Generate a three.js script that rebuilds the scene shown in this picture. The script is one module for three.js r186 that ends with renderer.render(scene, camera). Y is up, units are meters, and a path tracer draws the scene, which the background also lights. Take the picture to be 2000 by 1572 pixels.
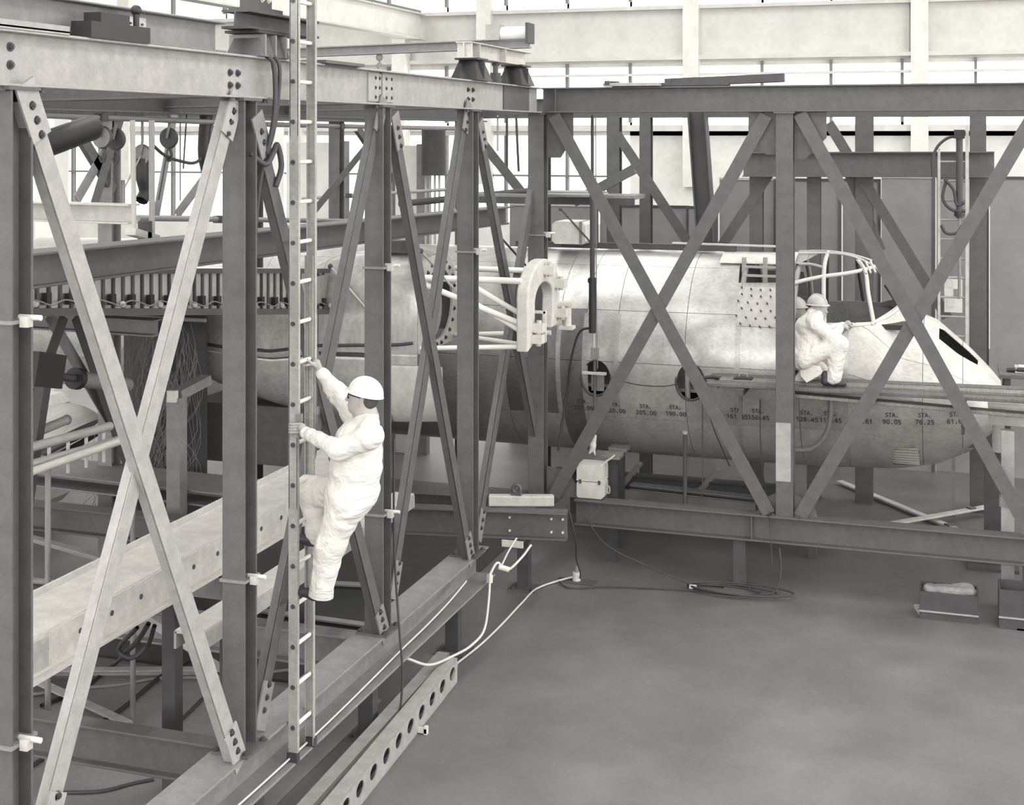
// A steel test rig around an aircraft fuselage and wing in a large daylit hall.
// Axes: x runs along the fuselage towards its nose, z along the wing towards the camera, y up, metres.
import * as THREE from 'three';
import { RectAreaLightUniformsLib } from 'three/addons/lights/RectAreaLightUniformsLib.js';
import { mergeGeometries } from 'three/addons/utils/BufferGeometryUtils.js';
import { Brush, Evaluator, SUBTRACTION } from 'three-bvh-csg';

const scene = new THREE.Scene();
const renderer = new THREE.WebGLRenderer({ antialias: true });
renderer.toneMapping = THREE.LinearToneMapping;
renderer.toneMappingExposure = 1.45;
renderer.shadowMap.enabled = true;

// ---------- camera: level view camera with a falling lens shift ----------
const camera = new THREE.PerspectiveCamera(2 * Math.atan(786 / 2680) * 180 / Math.PI, 2000 / 1572, 0.1, 200);
camera.position.set(4.88, 5.34, 16.12);
camera.lookAt(4.88 - 0.311, 5.34, 16.12 - 0.95);
camera.setViewOffset(2000, 1572, 0, 524, 2000, 1572);
camera.updateMatrixWorld();
scene.background = new THREE.Color(0x0c0c0c);

// ---------- light: skylight strips in the roof and window bands in the walls ----------
RectAreaLightUniformsLib.init();
const LIGHT = new THREE.Color(1, 0.998, 0.985);
function areaLight(w, h, pos, target, intensity) {
  const l = new THREE.RectAreaLight(LIGHT, intensity, w, h);
  l.position.set(...pos); l.lookAt(...target); l.castShadow = true; scene.add(l);
  return l;
}
const HALL = { x0: -34, x1: 24, z0: -20, z1: 27, h: 12.5 };
const SKY = [];                                                    // skylight strips: [x centre, z centre, width, length]
for (let i = 0; i < 5; i++) SKY.push([-22 + i * 10, 3, 3.2, 38]);
for (const [x, z, w, l] of SKY) areaLight(w, l, [x, HALL.h - 0.12, z], [x, 0, z + 0.001], 3.1);
areaLight(34, 6.4, [HALL.x1 - 0.15, 6.2, 6], [0, 6.2, 6], 3.6);   // window band of the right wall
areaLight(34, 5.4, [-4, 7.2, HALL.z1 - 0.15], [-4, 7.2, 0], 5.4);  // window band behind the camera
areaLight(50, 1.4, [-4, 6.45, HALL.z0 + 0.4], [-4, 6.45, 0], 2.2); // window band of the far wall

// ---------- helpers ----------
let seed = 7;
const rnd = () => { seed = (seed * 16807) % 2147483647; return (seed - 1) / 2147483646; };
const rr = (a, b) => a + (b - a) * rnd();
const v3 = (p) => new THREE.Vector3(p[0], p[1], p[2]);
const taken = new Map();
function numbered(name) {
  const n = taken.get(name) || 0; taken.set(name, n + 1);
  return n ? `${name}_${String(n).padStart(3, '0')}` : name;
}
function shade(o) { o.traverse((m) => { if (m.isMesh) { m.castShadow = true; m.receiveShadow = true; } }); return o; }
function tag(o, label, category, group) {
  o.userData.label = label; o.userData.category = category;
  if (group) o.userData.group = group;
  return o;
}
function thing(name, label, category, group, pos = [0, 0, 0]) {
  const g = new THREE.Group(); g.name = numbered(name); g.position.set(...pos); scene.add(g);
  return tag(g, label, category, group);
}
function part(name, geo, mat, parent, label) {
  const m = new THREE.Mesh(geo, mat); m.name = name; m.castShadow = m.receiveShadow = true; parent.add(m);
  if (label) m.userData.label = label;
  return m;
}
function solo(name, label, category, group, geo, mat, pos = [0, 0, 0]) {
  const m = new THREE.Mesh(geo, mat); m.name = numbered(name); m.position.set(...pos);
  m.castShadow = m.receiveShadow = true; scene.add(m);
  return tag(m, label, category, group);
}
function struct(name, geo, mat, parent) {
  const m = new THREE.Mesh(geo, mat); m.castShadow = m.receiveShadow = true;
  m.name = parent ? name : numbered(name);
  (parent || scene).add(m);
  if (!parent) m.userData.kind = 'structure';
  return m;
}
// box with uv in metres
function bx(sx, sy, sz, cx = 0, cy = 0, cz = 0) {
  const g = new THREE.BoxGeometry(sx, sy, sz), uv = g.attributes.uv;
  const dims = [[sz, sy], [sz, sy], [sx, sz], [sx, sz], [sx, sy], [sx, sy]];
  for (let f = 0; f < 6; f++) for (let k = 0; k < 4; k++) {
    const i = f * 4 + k; uv.setXY(i, uv.getX(i) * dims[f][0], uv.getY(i) * dims[f][1]);
  }
  return g.translate(cx, cy, cz);
}
// box with chamfered long edges (section in xy, length along z)
function chamfer(sx, sy, sz, c = 0.006) {
  const s = new THREE.Shape(), a = sx / 2, b = sy / 2;
  s.moveTo(-a + c, -b); s.lineTo(a - c, -b); s.lineTo(a, -b + c); s.lineTo(a, b - c); s.lineTo(a - c, b); s.lineTo(-a + c, b); s.lineTo(-a, b - c); s.lineTo(-a, -b + c);
  return new THREE.ExtrudeGeometry(s, { depth: sz, bevelEnabled: false });
}
const merge = (list) => mergeGeometries(list.map((g) => { const n = g.index ? g.toNonIndexed() : g; for (const k of Object.keys(n.attributes)) if (!['position', 'normal', 'uv'].includes(k)) n.deleteAttribute(k); return n; }));
const cyl = (r0, r1, h, n = 16) => new THREE.CylinderGeometry(r0, r1, h, n);
// orient an object so that its z axis runs p0 -> p1 and its y axis leans to `up`
function lay(o, p0, p1, up = [0, 1, 0]) {
  const a = v3(p0), d = v3(p1).sub(a), len = d.length(); d.normalize();
  const x = (Math.abs(v3(up).normalize().dot(d)) > 0.999 ? new THREE.Vector3(0, 0, 1) : v3(up)).cross(d).normalize(), y = d.clone().cross(x);
  o.position.copy(a); o.quaternion.setFromRotationMatrix(new THREE.Matrix4().makeBasis(x, y, d));
  return len;
}
function geoBetween(p0, p1, make, up = [0, 1, 0]) {           // the same for a bare geometry
  const o = new THREE.Object3D(), len = lay(o, p0, p1, up); o.updateMatrix();
  return make(len).applyMatrix4(o.matrix);
}
const rod = (p0, p1, r, n = 10) => geoBetween(p0, p1, (l) => cyl(r, r, l, n).rotateX(Math.PI / 2).translate(0, 0, l / 2));
const barGeo = (p0, p1, w, h, up) => geoBetween(p0, p1, (l) => bx(w, h, l, 0, 0, l / 2), up);
const tube = (pts, r, n = 40, k = 8) => new THREE.TubeGeometry(new THREE.CatmullRomCurve3(pts.map(v3)), n, r, k);
const boltGeo = (() => { const h = cyl(0.019, 0.019, 0.016, 6), w = cyl(0.027, 0.027, 0.006, 12).translate(0, -0.008, 0), t = cyl(0.01, 0.01, 0.02, 8).translate(0, 0.005, 0); return merge([h, w, t]); })();
const boltX = boltGeo.clone().rotateZ(-Math.PI / 2), boltZ = boltGeo.clone().rotateX(Math.PI / 2), boltY = boltGeo;
function bolts(parent, list, geo, mat, name = 'bolt') { for (const p of list) { const m = part(name, geo, mat, parent); m.position.set(...p); } }

// ---------- procedural materials ----------
function noiseTex(size, fn, srgb, repeat = 1) {
  const d = new Uint8Array(size * size * 4);
  for (let y = 0; y < size; y++) for (let x = 0; x < size; x++) {
    const v = Math.max(0, Math.min(255, fn(x / size, y / size))), i = (y * size + x) * 4;
    d[i] = d[i + 1] = d[i + 2] = v; d[i + 3] = 255;
  }
  const t = new THREE.DataTexture(d, size, size); t.wrapS = t.wrapT = THREE.RepeatWrapping; t.magFilter = THREE.LinearFilter;
  t.minFilter = THREE.LinearMipmapLinearFilter; t.generateMipmaps = true; t.repeat.set(repeat, repeat); t.needsUpdate = true;
  if (srgb) t.colorSpace = THREE.SRGBColorSpace;
  return t;
}
function lattice(n) { const a = new Float32Array(n * n); for (let i = 0; i < a.length; i++) a[i] = rnd() * 2 - 1; return a; }
const LAT = [8, 16, 32, 64, 128].map((n) => [n, lattice(n)]);
function vnoise(k, u, v) {
  const [n, a] = LAT[k]; const x = u * n, y = v * n, xi = Math.floor(x), yi = Math.floor(y);
  let fx = x - xi, fy = y - yi; fx = fx * fx * (3 - 2 * fx); fy = fy * fy * (3 - 2 * fy);
  const g = (i, j) => a[(((j % n) + n) % n) * n + (((i % n) + n) % n)];
  return (g(xi, yi) * (1 - fx) + g(xi + 1, yi) * fx) * (1 - fy) + (g(xi, yi + 1) * (1 - fx) + g(xi + 1, yi + 1) * fx) * fy;
}
const texPaint = noiseTex(256, (u, v) => 226 + 10 * vnoise(1, u, v) + 8 * vnoise(3, u, v) + 12 * (rnd() - 0.5), true);
const texMetal = noiseTex(256, (u, v) => 222 + 10 * vnoise(0, u, v) + 10 * vnoise(2, u, v) + 9 * vnoise(4, u * 0.25, v) + 12 * (rnd() - 0.5), true);
const texFloor = noiseTex(512, (u, v) => 208 + 13 * vnoise(0, u, v) + 9 * vnoise(1, u, v) + 6 * vnoise(2, u, v) + 5 * vnoise(4, u, v) + 15 * (rnd() - 0.5), true, 0.16);
const texGrit = noiseTex(256, (u, v) => 128 + 30 * vnoise(4, u, v) + 50 * (rnd() - 0.5), false);
const texWall = noiseTex(256, (u, v) => 236 + 6 * vnoise(0, u, v) + 5 * vnoise(2, u, v) + 8 * (rnd() - 0.5), true, 0.3);
const texCloth = noiseTex(256, (u, v) => 128 + 60 * vnoise(1, u, v) + 40 * vnoise(2, u, v), false);
const texWood = noiseTex(256, (u, v) => 205 + 22 * vnoise(3, u * 0.15, v) + 14 * vnoise(4, u * 0.1, v) + 8 * (rnd() - 0.5), true);
const mat = (hex, o = {}) => new THREE.MeshStandardMaterial({ color: hex, roughness: 0.7, metalness: 0, map: texPaint, ...o });
const M = {
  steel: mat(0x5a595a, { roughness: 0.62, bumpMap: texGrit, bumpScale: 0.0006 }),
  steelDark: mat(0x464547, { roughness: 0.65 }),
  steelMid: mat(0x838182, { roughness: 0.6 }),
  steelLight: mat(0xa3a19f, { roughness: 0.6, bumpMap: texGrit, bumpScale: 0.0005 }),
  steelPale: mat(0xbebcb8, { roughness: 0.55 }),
  plate: mat(0x8a8888, { roughness: 0.6, map: texFloor }),
  black: mat(0x252426, { roughness: 0.55 }),
  rubber: mat(0x353437, { roughness: 0.6, map: null }),
  bolt: mat(0x49474a, { roughness: 0.5, metalness: 0.3, map: null }),
  boltPale: mat(0xcfcdc8, { roughness: 0.4, metalness: 0.3, map: null }),
  ladder: mat(0xaaa8a5, { roughness: 0.5, map: texMetal }),
  rung: mat(0xd2d0cb, { roughness: 0.42, map: null }),
  alu: new THREE.MeshStandardMaterial({ color: 0xbdbcb9, roughness: 0.3, metalness: 0.32, map: texMetal }),
  alu2: new THREE.MeshStandardMaterial({ color: 0xafaeac, roughness: 0.3, metalness: 0.32, map: texMetal }),
  aluDark: new THREE.MeshStandardMaterial({ color: 0x858384, roughness: 0.42, metalness: 0.5, map: texMetal }),
  primer: mat(0x9b9998, { roughness: 0.6, map: texMetal }),
  white: mat(0xcccac5, { roughness: 0.55 }),
  cloth: mat(0xc6c4c0, { roughness: 0.9, map: null, bumpMap: texCloth, bumpScale: 0.012 }),
  hat: mat(0xcfcdc8, { roughness: 0.35, map: null }),
  hatGrey: mat(0xa6a4a1, { roughness: 0.4, map: null }),
  skin: mat(0x9a9693, { roughness: 0.6, map: null }),
  hair: mat(0x3a383a, { roughness: 0.8, map: null }),
  shoe: mat(0x2e2d2f, { roughness: 0.5, map: null }),
  rope: mat(0xbcbab5, { roughness: 0.8, map: null }),
  wood: mat(0x8f8d89, { roughness: 0.75, map: texWood }),
  woodDark: mat(0x706e6d, { roughness: 0.75, map: texWood }),
  floor: mat(0x757374, { roughness: 0.5, map: texFloor, bumpMap: texGrit, bumpScale: 0.0008 }),
  wall: mat(0xe6e5e1, { roughness: 0.85, map: texWall }),
  wallGrey: mat(0xd6d5d1, { roughness: 0.85, map: texWall }),
  partition: mat(0x8b898a, { roughness: 0.8, map: texWall }),
  ceiling: mat(0xeceae6, { roughness: 0.9, map: texWall }),
  pane: new THREE.MeshStandardMaterial({ color: 0xeae8e0, roughness: 0.5, emissive: 0xfffdf6, emissiveIntensity: 1.0 }),
};

// ======================= the hall =======================
{
  const W = HALL.x1 - HALL.x0, D = HALL.z1 - HALL.z0, cx = (HALL.x0 + HALL.x1) / 2, cz = (HALL.z0 + HALL.z1) / 2;
  struct('floor', bx(W, 0.3, D, cx, -0.15, cz), M.floor);
  // ceiling in strips between the skylights, with the glazing set in the openings
  const xs = [HALL.x0];
  for (const [x, , w] of SKY) xs.push(x - w / 2, x + w / 2);
  xs.push(HALL.x1);
  const ceil = [];
  for (let i = 0; i < xs.length; i += 2) ceil.push(bx(xs[i + 1] - xs[i], 0.3, D, (xs[i] + xs[i + 1]) / 2, HALL.h + 0.15, cz));
  for (const [x, z, w, l] of SKY) { const a = z - l / 2 - HALL.z0, b = HALL.z1 - z - l / 2; ceil.push(bx(w, 0.3, a, x, HALL.h + 0.15, HALL.z0 + a / 2), bx(w, 0.3, b, x, HALL.h + 0.15, HALL.z1 - b / 2)); }
  struct('ceiling', merge(ceil), M.ceiling);
  let wn = 1;
  for (const [x, z, w, l] of SKY) struct('window_' + wn++, bx(w, 0.05, l, x, HALL.h + 0.03, z), M.pane);

  // back wall: dado, spandrel and two bands of windows between pilasters
  const zb = HALL.z0;
  const back = struct('wall_back', merge([bx(W, 2.9, 0.4, cx, 1.45, zb - 0.2), bx(27.6, 2.66, 0.4, 10.2, 4.23, zb - 0.2), bx(W, 0.26, 0.4, cx, 5.43, zb - 0.2), bx(W, 1.6, 0.4, cx, 7.95, zb - 0.2), bx(W, 0.35, 0.4, cx, 12.3, zb - 0.2)]), M.wall);
  struct('ledge', bx(W, 0.1, 0.35, cx, 7.36, zb + 0.15), M.wallGrey, back);
  struct('ledge', bx(W, 0.1, 0.3, cx, 8.7, zb + 0.12), M.wallGrey, back);
  struct('ledge', bx(W, 0.16, 0.3, cx, 5.5, zb + 0.12), M.wallGrey, back); struct('rail', bx(30, 0.05, 0.1, -19, 4.2, zb + 0.1), M.steelMid, back);
  struct('rail', bx(W, 0.06, 0.2, cx, 6.92, zb + 0.2), M.wallGrey, back);
  const spand = 1.48;
  for (let x = HALL.x0 + 1; x < HALL.x1; x += 5.78) struct('panel', bx(5.4, spand, 0.06, x - 0.75, 8.0, zb + 0.03), M.wallGrey, back);
  for (let x = -36.57; x < HALL.x1; x += 5.78) if (x > HALL.x0) struct('pilaster', bx(0.42, 8.5, 0.34, x, 8.2, zb + 0.17), M.wall, back);
  for (let x = -33.5; x < HALL.x1 - 1.6; x += 1.76) {
    struct('mullion', bx(0.07, 1.6, 0.12, x, 6.45, zb + 0.06), M.steelMid, back);
    struct('mullion', bx(0.07, 3.2, 0.12, x, 10.5, zb + 0.06), M.steelMid, back);
    if (x < -4.8) { struct('pane', bx(1.69, 2.46, 0.04, x + 0.88, 4.1, zb - 0.05), M.pane, back); struct('mullion', bx(0.07, 2.4, 0.12, x, 4.1, zb + 0.06), M.steelMid, back); }
    struct('pane', bx(1.69, 1.66, 0.04, x + 0.88, 6.36, zb - 0.05), M.pane, back);
    struct('pane', bx(1.69, 3.44, 0.04, x + 0.88, 10.43, zb - 0.05), M.pane, back);
  }
  // side walls and the wall behind the camera with their window bands
  const sideWall = (name, along, at, from, to, y0, y1, sgn) => {
    const L = along === 'z' ? D : W, c = along === 'z' ? cz : cx;
    const mk = (len, h, off, y) => along === 'z' ? bx(0.4, h, len, at + sgn * 0.2, y, off) : bx(len, h, 0.4, off, y, at + sgn * 0.2);
    const a0 = c - L / 2, a1 = c + L / 2;
    const w = struct(name, merge([mk(L, y0, c, y0 / 2), mk(L, HALL.h - y1, c, (HALL.h + y1) / 2), mk(from - a0, y1 - y0, (from + a0) / 2, (y0 + y1) / 2), mk(a1 - to, y1 - y0, (to + a1) / 2, (y0 + y1) / 2)]), M.wall);
    const n = 8, st = (to - from) / n;
    for (let i = 0; i < n; i++) {
      const o = from + (i + 0.5) * st, g = along === 'z' ? bx(0.04, y1 - y0, st - 0.1, at + sgn * 0.05, (y0 + y1) / 2, o) : bx(st - 0.1, y1 - y0, 0.04, o, (y0 + y1) / 2, at + sgn * 0.05);
      struct('pane', g, M.pane, w);
      struct('mullion', along === 'z' ? bx(0.12, y1 - y0, 0.1, at + sgn * 0.06, (y0 + y1) / 2, o + st / 2) : bx(0.1, y1 - y0, 0.12, o + st / 2, (y0 + y1) / 2, at + sgn * 0.06), M.steelMid, w);
    }
  };
  sideWall('wall_right', 'z', HALL.x1, -11, 23, 3, 9.4, 1);
  sideWall('wall_left', 'z', HALL.x0, -17, 23, 5.6, 10, -1);
  sideWall('wall_front', 'x', HALL.z1, -21, 13, 4.5, 9.9, 1);
  // roof trusses and the crane runway on the left
  for (const z of [-13, -5]) {
    const t = thing('roof_truss', z < -10 ? 'pale roof truss under the ceiling close to the far wall' : 'pale roof truss under the ceiling above the fuselage', 'roof truss', 'roof trusses');
    part('bottom_chord', bx(56, 0.14, 0.14, -5, 10.3, z), M.wall, t); part('top_chord', bx(56, 0.14, 0.14, -5, 12.1, z), M.wall, t);
    for (let i = 0; i < 20; i++) part('web_member', barGeo([-33 + i * 2.8, i % 2 ? 10.3 : 12.1, z], [-30.2 + i * 2.8, i % 2 ? 12.1 : 10.3, z], 0.08, 0.08), M.wall, t);
  }
  const cr = thing('crane_runway', 'pale crane runway girder on brackets high beyond the rig', 'crane rail');
  const R0 = [-9.6, 8.35, 12], R1 = [-9.6, 8.35, -19.8];
  part('web', barGeo(R0, R1, 0.03, 0.7), M.wall, cr);
  part('flange', barGeo([-9.6, 8.7, 12], [-9.6, 8.7, -19.8], 0.36, 0.04), M.wallGrey, cr); part('flange', barGeo([-9.6, 8, 12], [-9.6, 8, -19.8], 0.36, 0.04), M.wallGrey, cr);
  part('rail', barGeo([-9.6, 8.77, 12], [-9.6, 8.77, -19.8], 0.07, 0.1), M.steelMid, cr);
  for (const z of [-19.6, -12, -4, 4]) part('post', bx(0.4, 8, 0.4, -10.1, 4, z), M.wall, cr);
  const cb = thing('bridge_crane', 'pale travelling crane bridge beyond the rig top', 'crane');
  part('girder', bx(0.5, 0.8, 0.5, -9.6, 9.2, -10), M.wall, cb); part('girder', bx(22, 0.75, 0.35, -20.6, 9.3, -10.6), M.wall, cb); part('girder', bx(22, 0.75, 0.35, -20.6, 9.3, -9.2), M.wall, cb);
  part('trolley', bx(1.6, 0.7, 1.8, -16, 10.0, -9.9), M.wallGrey, cb);
}

// ======================= the steel rig =======================
// rolled I section: web plus two flanges, laid from p0 to p1 along its centre line
function iBeam(name, label, cat, group, p0, p1, h, w, m, o = {}) {
  const { up = [0, 1, 0], tf = 0.02, tw = 0.014, wb = w } = o;
  const g = thing(name, label, cat, group), len = lay(g, p0, p1, up);
  part('web', bx(tw, h - 2 * tf, len, 0, 0, len / 2), o.webMat || m, g);
  part('flange', chamfer(w, tf, len, 0.004).translate(o.topOff || 0, h / 2 - tf / 2, 0), m, g);
  part('flange', chamfer(wb, tf, len, 0.004).translate(o.botOff || 0, -h / 2 + tf / 2, 0), m, g);
  for (const s of o.stiff || []) part('stiffener', bx(w * 0.92, h - 2 * tf, 0.014, 0, 0, s * len), m, g);
  g.userData.len = undefined; delete g.userData.len;
  return g;
}
// angle bar (face towards `face`), with bolted gusset plates at both ends
function angleBar(name, label, cat, group, p0, p1, a, b, m, face, gus, gm) {
  const g = thing(name, label, cat, group), len = lay(g, p0, p1, face), t = 0.012;
  part('angle', merge([bx(a, t, len, 0, 0, len / 2), bx(t, b, len, -a / 2 + t / 2, -b / 2, len / 2)]), m, g);
  if (gus) for (const e of [0, 1]) {
    const z = e ? len - 0.14 : 0.14;
    part('gusset_plate', bx(a * 1.35, 0.014, 0.34, 0, 0.014, e ? len - 0.08 : 0.08), gm || m, g);
    for (const k of [-0.09, 0.0, 0.09]) { const q = part('bolt', boltY, M.bolt, g); q.position.set(0, 0.026, z + k); }
  }
  return g;
}
const YB = 0.89, YG = 5.60, GH = 0.31;
// ---- top girders ----
{
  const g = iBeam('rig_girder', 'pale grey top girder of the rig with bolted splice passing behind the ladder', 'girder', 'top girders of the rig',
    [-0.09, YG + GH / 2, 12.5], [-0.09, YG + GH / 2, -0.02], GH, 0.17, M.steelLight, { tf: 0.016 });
  const L = (z) => 12.5 - z;                                        // local z of a place along the frame
  const xo = -0.026;                                                // local x of the outer web face is negative here
  const side = g.worldToLocal ? 1 : 1;
  g.updateMatrixWorld();
  const put = (list) => { for (const [z, y] of list) { const p = g.worldToLocal(new THREE.Vector3(-0.07, y, z)); const q = part('bolt', boltX.clone(), M.bolt, g); q.position.copy(p); q.quaternion.copy(g.quaternion).invert(); } };
  const grid = (z, cols, rows, dz, dy, y0) => { const l = []; for (let i = 0; i < cols; i++) for (let j = 0; j < rows; j++) l.push([z + i * dz, y0 + j * dy]); return l; };
  put(grid(9.82, 2, 2, 0.13, 0.1, 5.72)); put(grid(7.33, 2, 2, 0.11, 0.09, 5.69)); put(grid(2.32, 2, 2, 0.15, 0.1, 5.71));
  const plate = (z0, z1, y0, y1, m, n) => { const q = part(n, bx(0.02, y1 - y0, z1 - z0), m, g); q.position.copy(g.worldToLocal(new THREE.Vector3(-0.075, (y0 + y1) / 2, (z0 + z1) / 2))); q.quaternion.copy(g.quaternion).invert(); };
  plate(4.78, 5.06, 5.63, 5.88, M.steelLight, 'splice_plate'); plate(4.48, 4.76, 5.63, 5.88, M.steelLight, 'splice_plate');
  plate(4.757, 4.783, 5.6, 5.9, M.bolt, 'joint_strip');
  put(grid(4.82, 2, 3, 0.09, 0.085, 5.67)); put(grid(4.55, 2, 3, 0.12, 0.085, 5.67));
  plate(0.35, 1.3, 5.6, 5.905, M.steel, 'cover_plate');
  for (const z of [9.95, 9.6, 7.5, 7.2, 7.0, 4.95, 4.6, 2.6, 2.2]) { const q = part('bolt', boltY, M.bolt, g); q.position.copy(g.worldToLocal(new THREE.Vector3(-0.04, 5.585, z))); q.quaternion.copy(g.quaternion).invert(); }

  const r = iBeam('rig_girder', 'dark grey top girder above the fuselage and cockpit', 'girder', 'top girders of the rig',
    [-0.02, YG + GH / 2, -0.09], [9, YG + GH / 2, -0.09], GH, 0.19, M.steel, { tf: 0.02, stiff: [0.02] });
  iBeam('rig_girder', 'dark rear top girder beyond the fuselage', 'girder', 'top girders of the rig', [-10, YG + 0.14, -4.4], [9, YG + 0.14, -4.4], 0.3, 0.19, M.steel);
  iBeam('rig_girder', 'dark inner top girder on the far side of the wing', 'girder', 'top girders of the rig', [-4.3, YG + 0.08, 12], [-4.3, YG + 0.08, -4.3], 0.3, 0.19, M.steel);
  iBeam('rig_girder', 'dark inner top girder running over the middle of the wing', 'girder', 'top girders of the rig', [-2.3, YG + 0.06, 12], [-2.3, YG + 0.06, -4.3], 0.26, 0.17, M.steel);
  const nm = ['at the pale braces', 'beside the ladder', 'behind the climber', 'at the engine mount'];
  [9.6, 7.2, 4.75, 2.3].forEach((z, i) => iBeam('cross_girder', 'dark cross girder high in the rig ' + nm[i], 'girder', 'cross girders of the rig', [-0.2, YG + 0.13, z], [-4.2, YG + 0.08, z], 0.24, 0.15, M.steel));
}
// ---- columns: H section, flanges facing the camera and away ----
function column(label, x, z, y0, y1, m, o = {}) {
  const wx = o.wx || 0.18, wz = o.wz || 0.17, t = 0.018;
  const g = thing('rig_column', label, 'column', o.group || 'columns of the rig', [x, y0, z]);
  const h = y1 - y0;
  part('flange', chamfer(wx, t, h, 0.003).rotateX(-Math.PI / 2).translate(0, 0, wz / 2), m, g);
  part('flange', chamfer(wx, t, h, 0.003).rotateX(-Math.PI / 2).translate(0, 0, -wz / 2), m, g);
  part('web', bx(0.014, h, wz - t, 0, h / 2, 0), m, g);
  if (o.base !== false) {
    part('base_plate', bx(wx + 0.12, 0.022, wz + 0.14, 0, 0.011, 0), m, g);
    for (const a of [-1, 1]) for (const b of [-1, 1]) { const q = part('bolt', boltY, M.bolt, g); q.position.set(a * (wx / 2 + 0.03), 0.035, b * (wz / 2 + 0.04)); }
    part('cap_plate', bx(wx + 0.04, 0.02, wz + 0.1, 0, h - 0.01, 0), m, g);
  }
  if (o.clamp) for (const y of o.clamp) {
    const c = part('clamp_band', merge([bx(wx + 0.03, 0.02, wz + 0.05, 0, y - y0, 0)]), M.steelMid, g);
    part('clamp_bolt', rod([wx / 2 - 0.02, y - y0 + 0.02, 0], [wx / 2 + 0.12, y - y0 + 0.02, 0], 0.016), M.boltPale, c); part('lug', bx(0.05, 0.06, 0.05, wx / 2 + 0.04, y - y0, 0.02), M.steelPale, c);
  }
  return g;
}
column('dark steel column at the head of the falling pale brace', -0.09, 9.82, YB, YG, M.steel, { clamp: [4.32, 2.02] });
column('dark steel column standing between the first crossed braces and the ladder', -0.09, 7.28, YB, YG, M.steel, { clamp: [2.13] });
column('dark steel column directly behind the climbing man', -0.09, 4.8, YB, YG, M.steel, { clamp: [4.15, 1.95] });
column('dark steel column rising through the engine mount tubes', -0.09, 2.44, YB, YG, M.steel, { clamp: [4.1] });
column('dark steel corner column behind the white engine mount arch', -0.09, -0.09, YB, YG, M.steel, { wx: 0.2, clamp: [4.1] });
const c6 = column('dark steel column with a pale band in front of the crouching man', 2.93, -0.09, YB, YG, M.steel, { wx: 0.2 });
part('pale_sleeve', bx(0.17, 0.68, 0.2, -0.012, 0.76, 0), M.steelLight, c6, 'pale band wrapped round the column');
column('dark steel column just beyond the braces by the nose', 5.95, -0.09, YB, YG, M.steel, { wx: 0.2 });
// rear frame columns behind the fuselage
const rear = [
  [[-0.183, 5.041, -4.4], 0.2, 'dark rear column beyond the fuselage with a small hoist line in front'],
  [[0.315, 5.043, -4.4], 0.17, 'dark slim rear column beside the hanging pipes'],
  [[1.991, 5.051, -4.4], 0.19, 'dark rear column above the white roof sheet'],
  [[2.828, 5.054, -4.4], 0.19, 'dark rear column above the cockpit roof frame'],
  [[3.544, 5.055, -4.6], 0.25, 'dark broad rear column behind the windscreen frame'],
  [[5.105, 5.064, -4.4], 0.22, 'dark rear column behind the tall narrow ladder'],
  [[-1.333, 5.036, -4.4], 0.22, 'dark rear column behind the corner of the rig'],
];
rear.forEach(([p, w, l]) => column(l, p[0], -4.4, 0, YG, M.steel, { wx: w, base: false, group: 'rear columns of the rig' }));
{ // leaning heavy column
  const g = iBeam('raking_column', 'heavy dark leaning column behind the fuselage top', 'column', 'rear columns of the rig', [1.193, 5.694, -3.9], [1.42, 2.505, -3.9], 0.26, 0.26, M.steelDark, { up: [1, 0, 0] });
}
// inner columns beyond the wing
const inner = [[-4.3, 2.75, M.steelMid, 'mid grey inner column behind the hoists'], [-4.3, 5.1, M.steel, 'dark inner column behind the wing beside the first brace'], [-4.3, -0.6, M.steel, 'dark inner column beyond the wing behind the ladder'],
  [-4.3, -3.2, M.steel, 'dark inner column behind the tall pale panels'], [-2.3, -3.4, M.steel, 'dark inner column over the fuselage tail side']];
inner.forEach(([x, z, m, l]) => column(l, x, z, 0, YG - 0.05, m, { base: false, group: 'inner columns of the rig' }));
// ---- braces of the long frame (plane x = 0) ----
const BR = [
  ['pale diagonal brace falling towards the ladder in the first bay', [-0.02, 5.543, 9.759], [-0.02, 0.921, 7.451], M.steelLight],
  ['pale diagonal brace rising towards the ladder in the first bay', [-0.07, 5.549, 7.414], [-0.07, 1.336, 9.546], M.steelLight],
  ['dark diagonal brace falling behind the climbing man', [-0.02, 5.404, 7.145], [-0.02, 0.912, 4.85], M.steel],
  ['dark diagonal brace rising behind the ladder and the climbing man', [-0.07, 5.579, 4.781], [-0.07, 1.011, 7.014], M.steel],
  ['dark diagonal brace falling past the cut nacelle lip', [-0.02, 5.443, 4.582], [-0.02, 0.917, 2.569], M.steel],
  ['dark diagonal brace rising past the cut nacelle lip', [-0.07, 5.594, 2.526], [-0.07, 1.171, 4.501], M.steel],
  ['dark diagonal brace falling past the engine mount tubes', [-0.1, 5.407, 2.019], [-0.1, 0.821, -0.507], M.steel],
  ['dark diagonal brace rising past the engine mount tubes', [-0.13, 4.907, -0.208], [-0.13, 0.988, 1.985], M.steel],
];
BR.forEach(([l, a, b, m]) => angleBar('diagonal_brace', l, 'brace', 'diagonal braces of the rig', a, b, 0.125, 0.07, m, [1, 0, 0], true, m === M.steelLight ? M.steelLight : M.steelMid));
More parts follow.
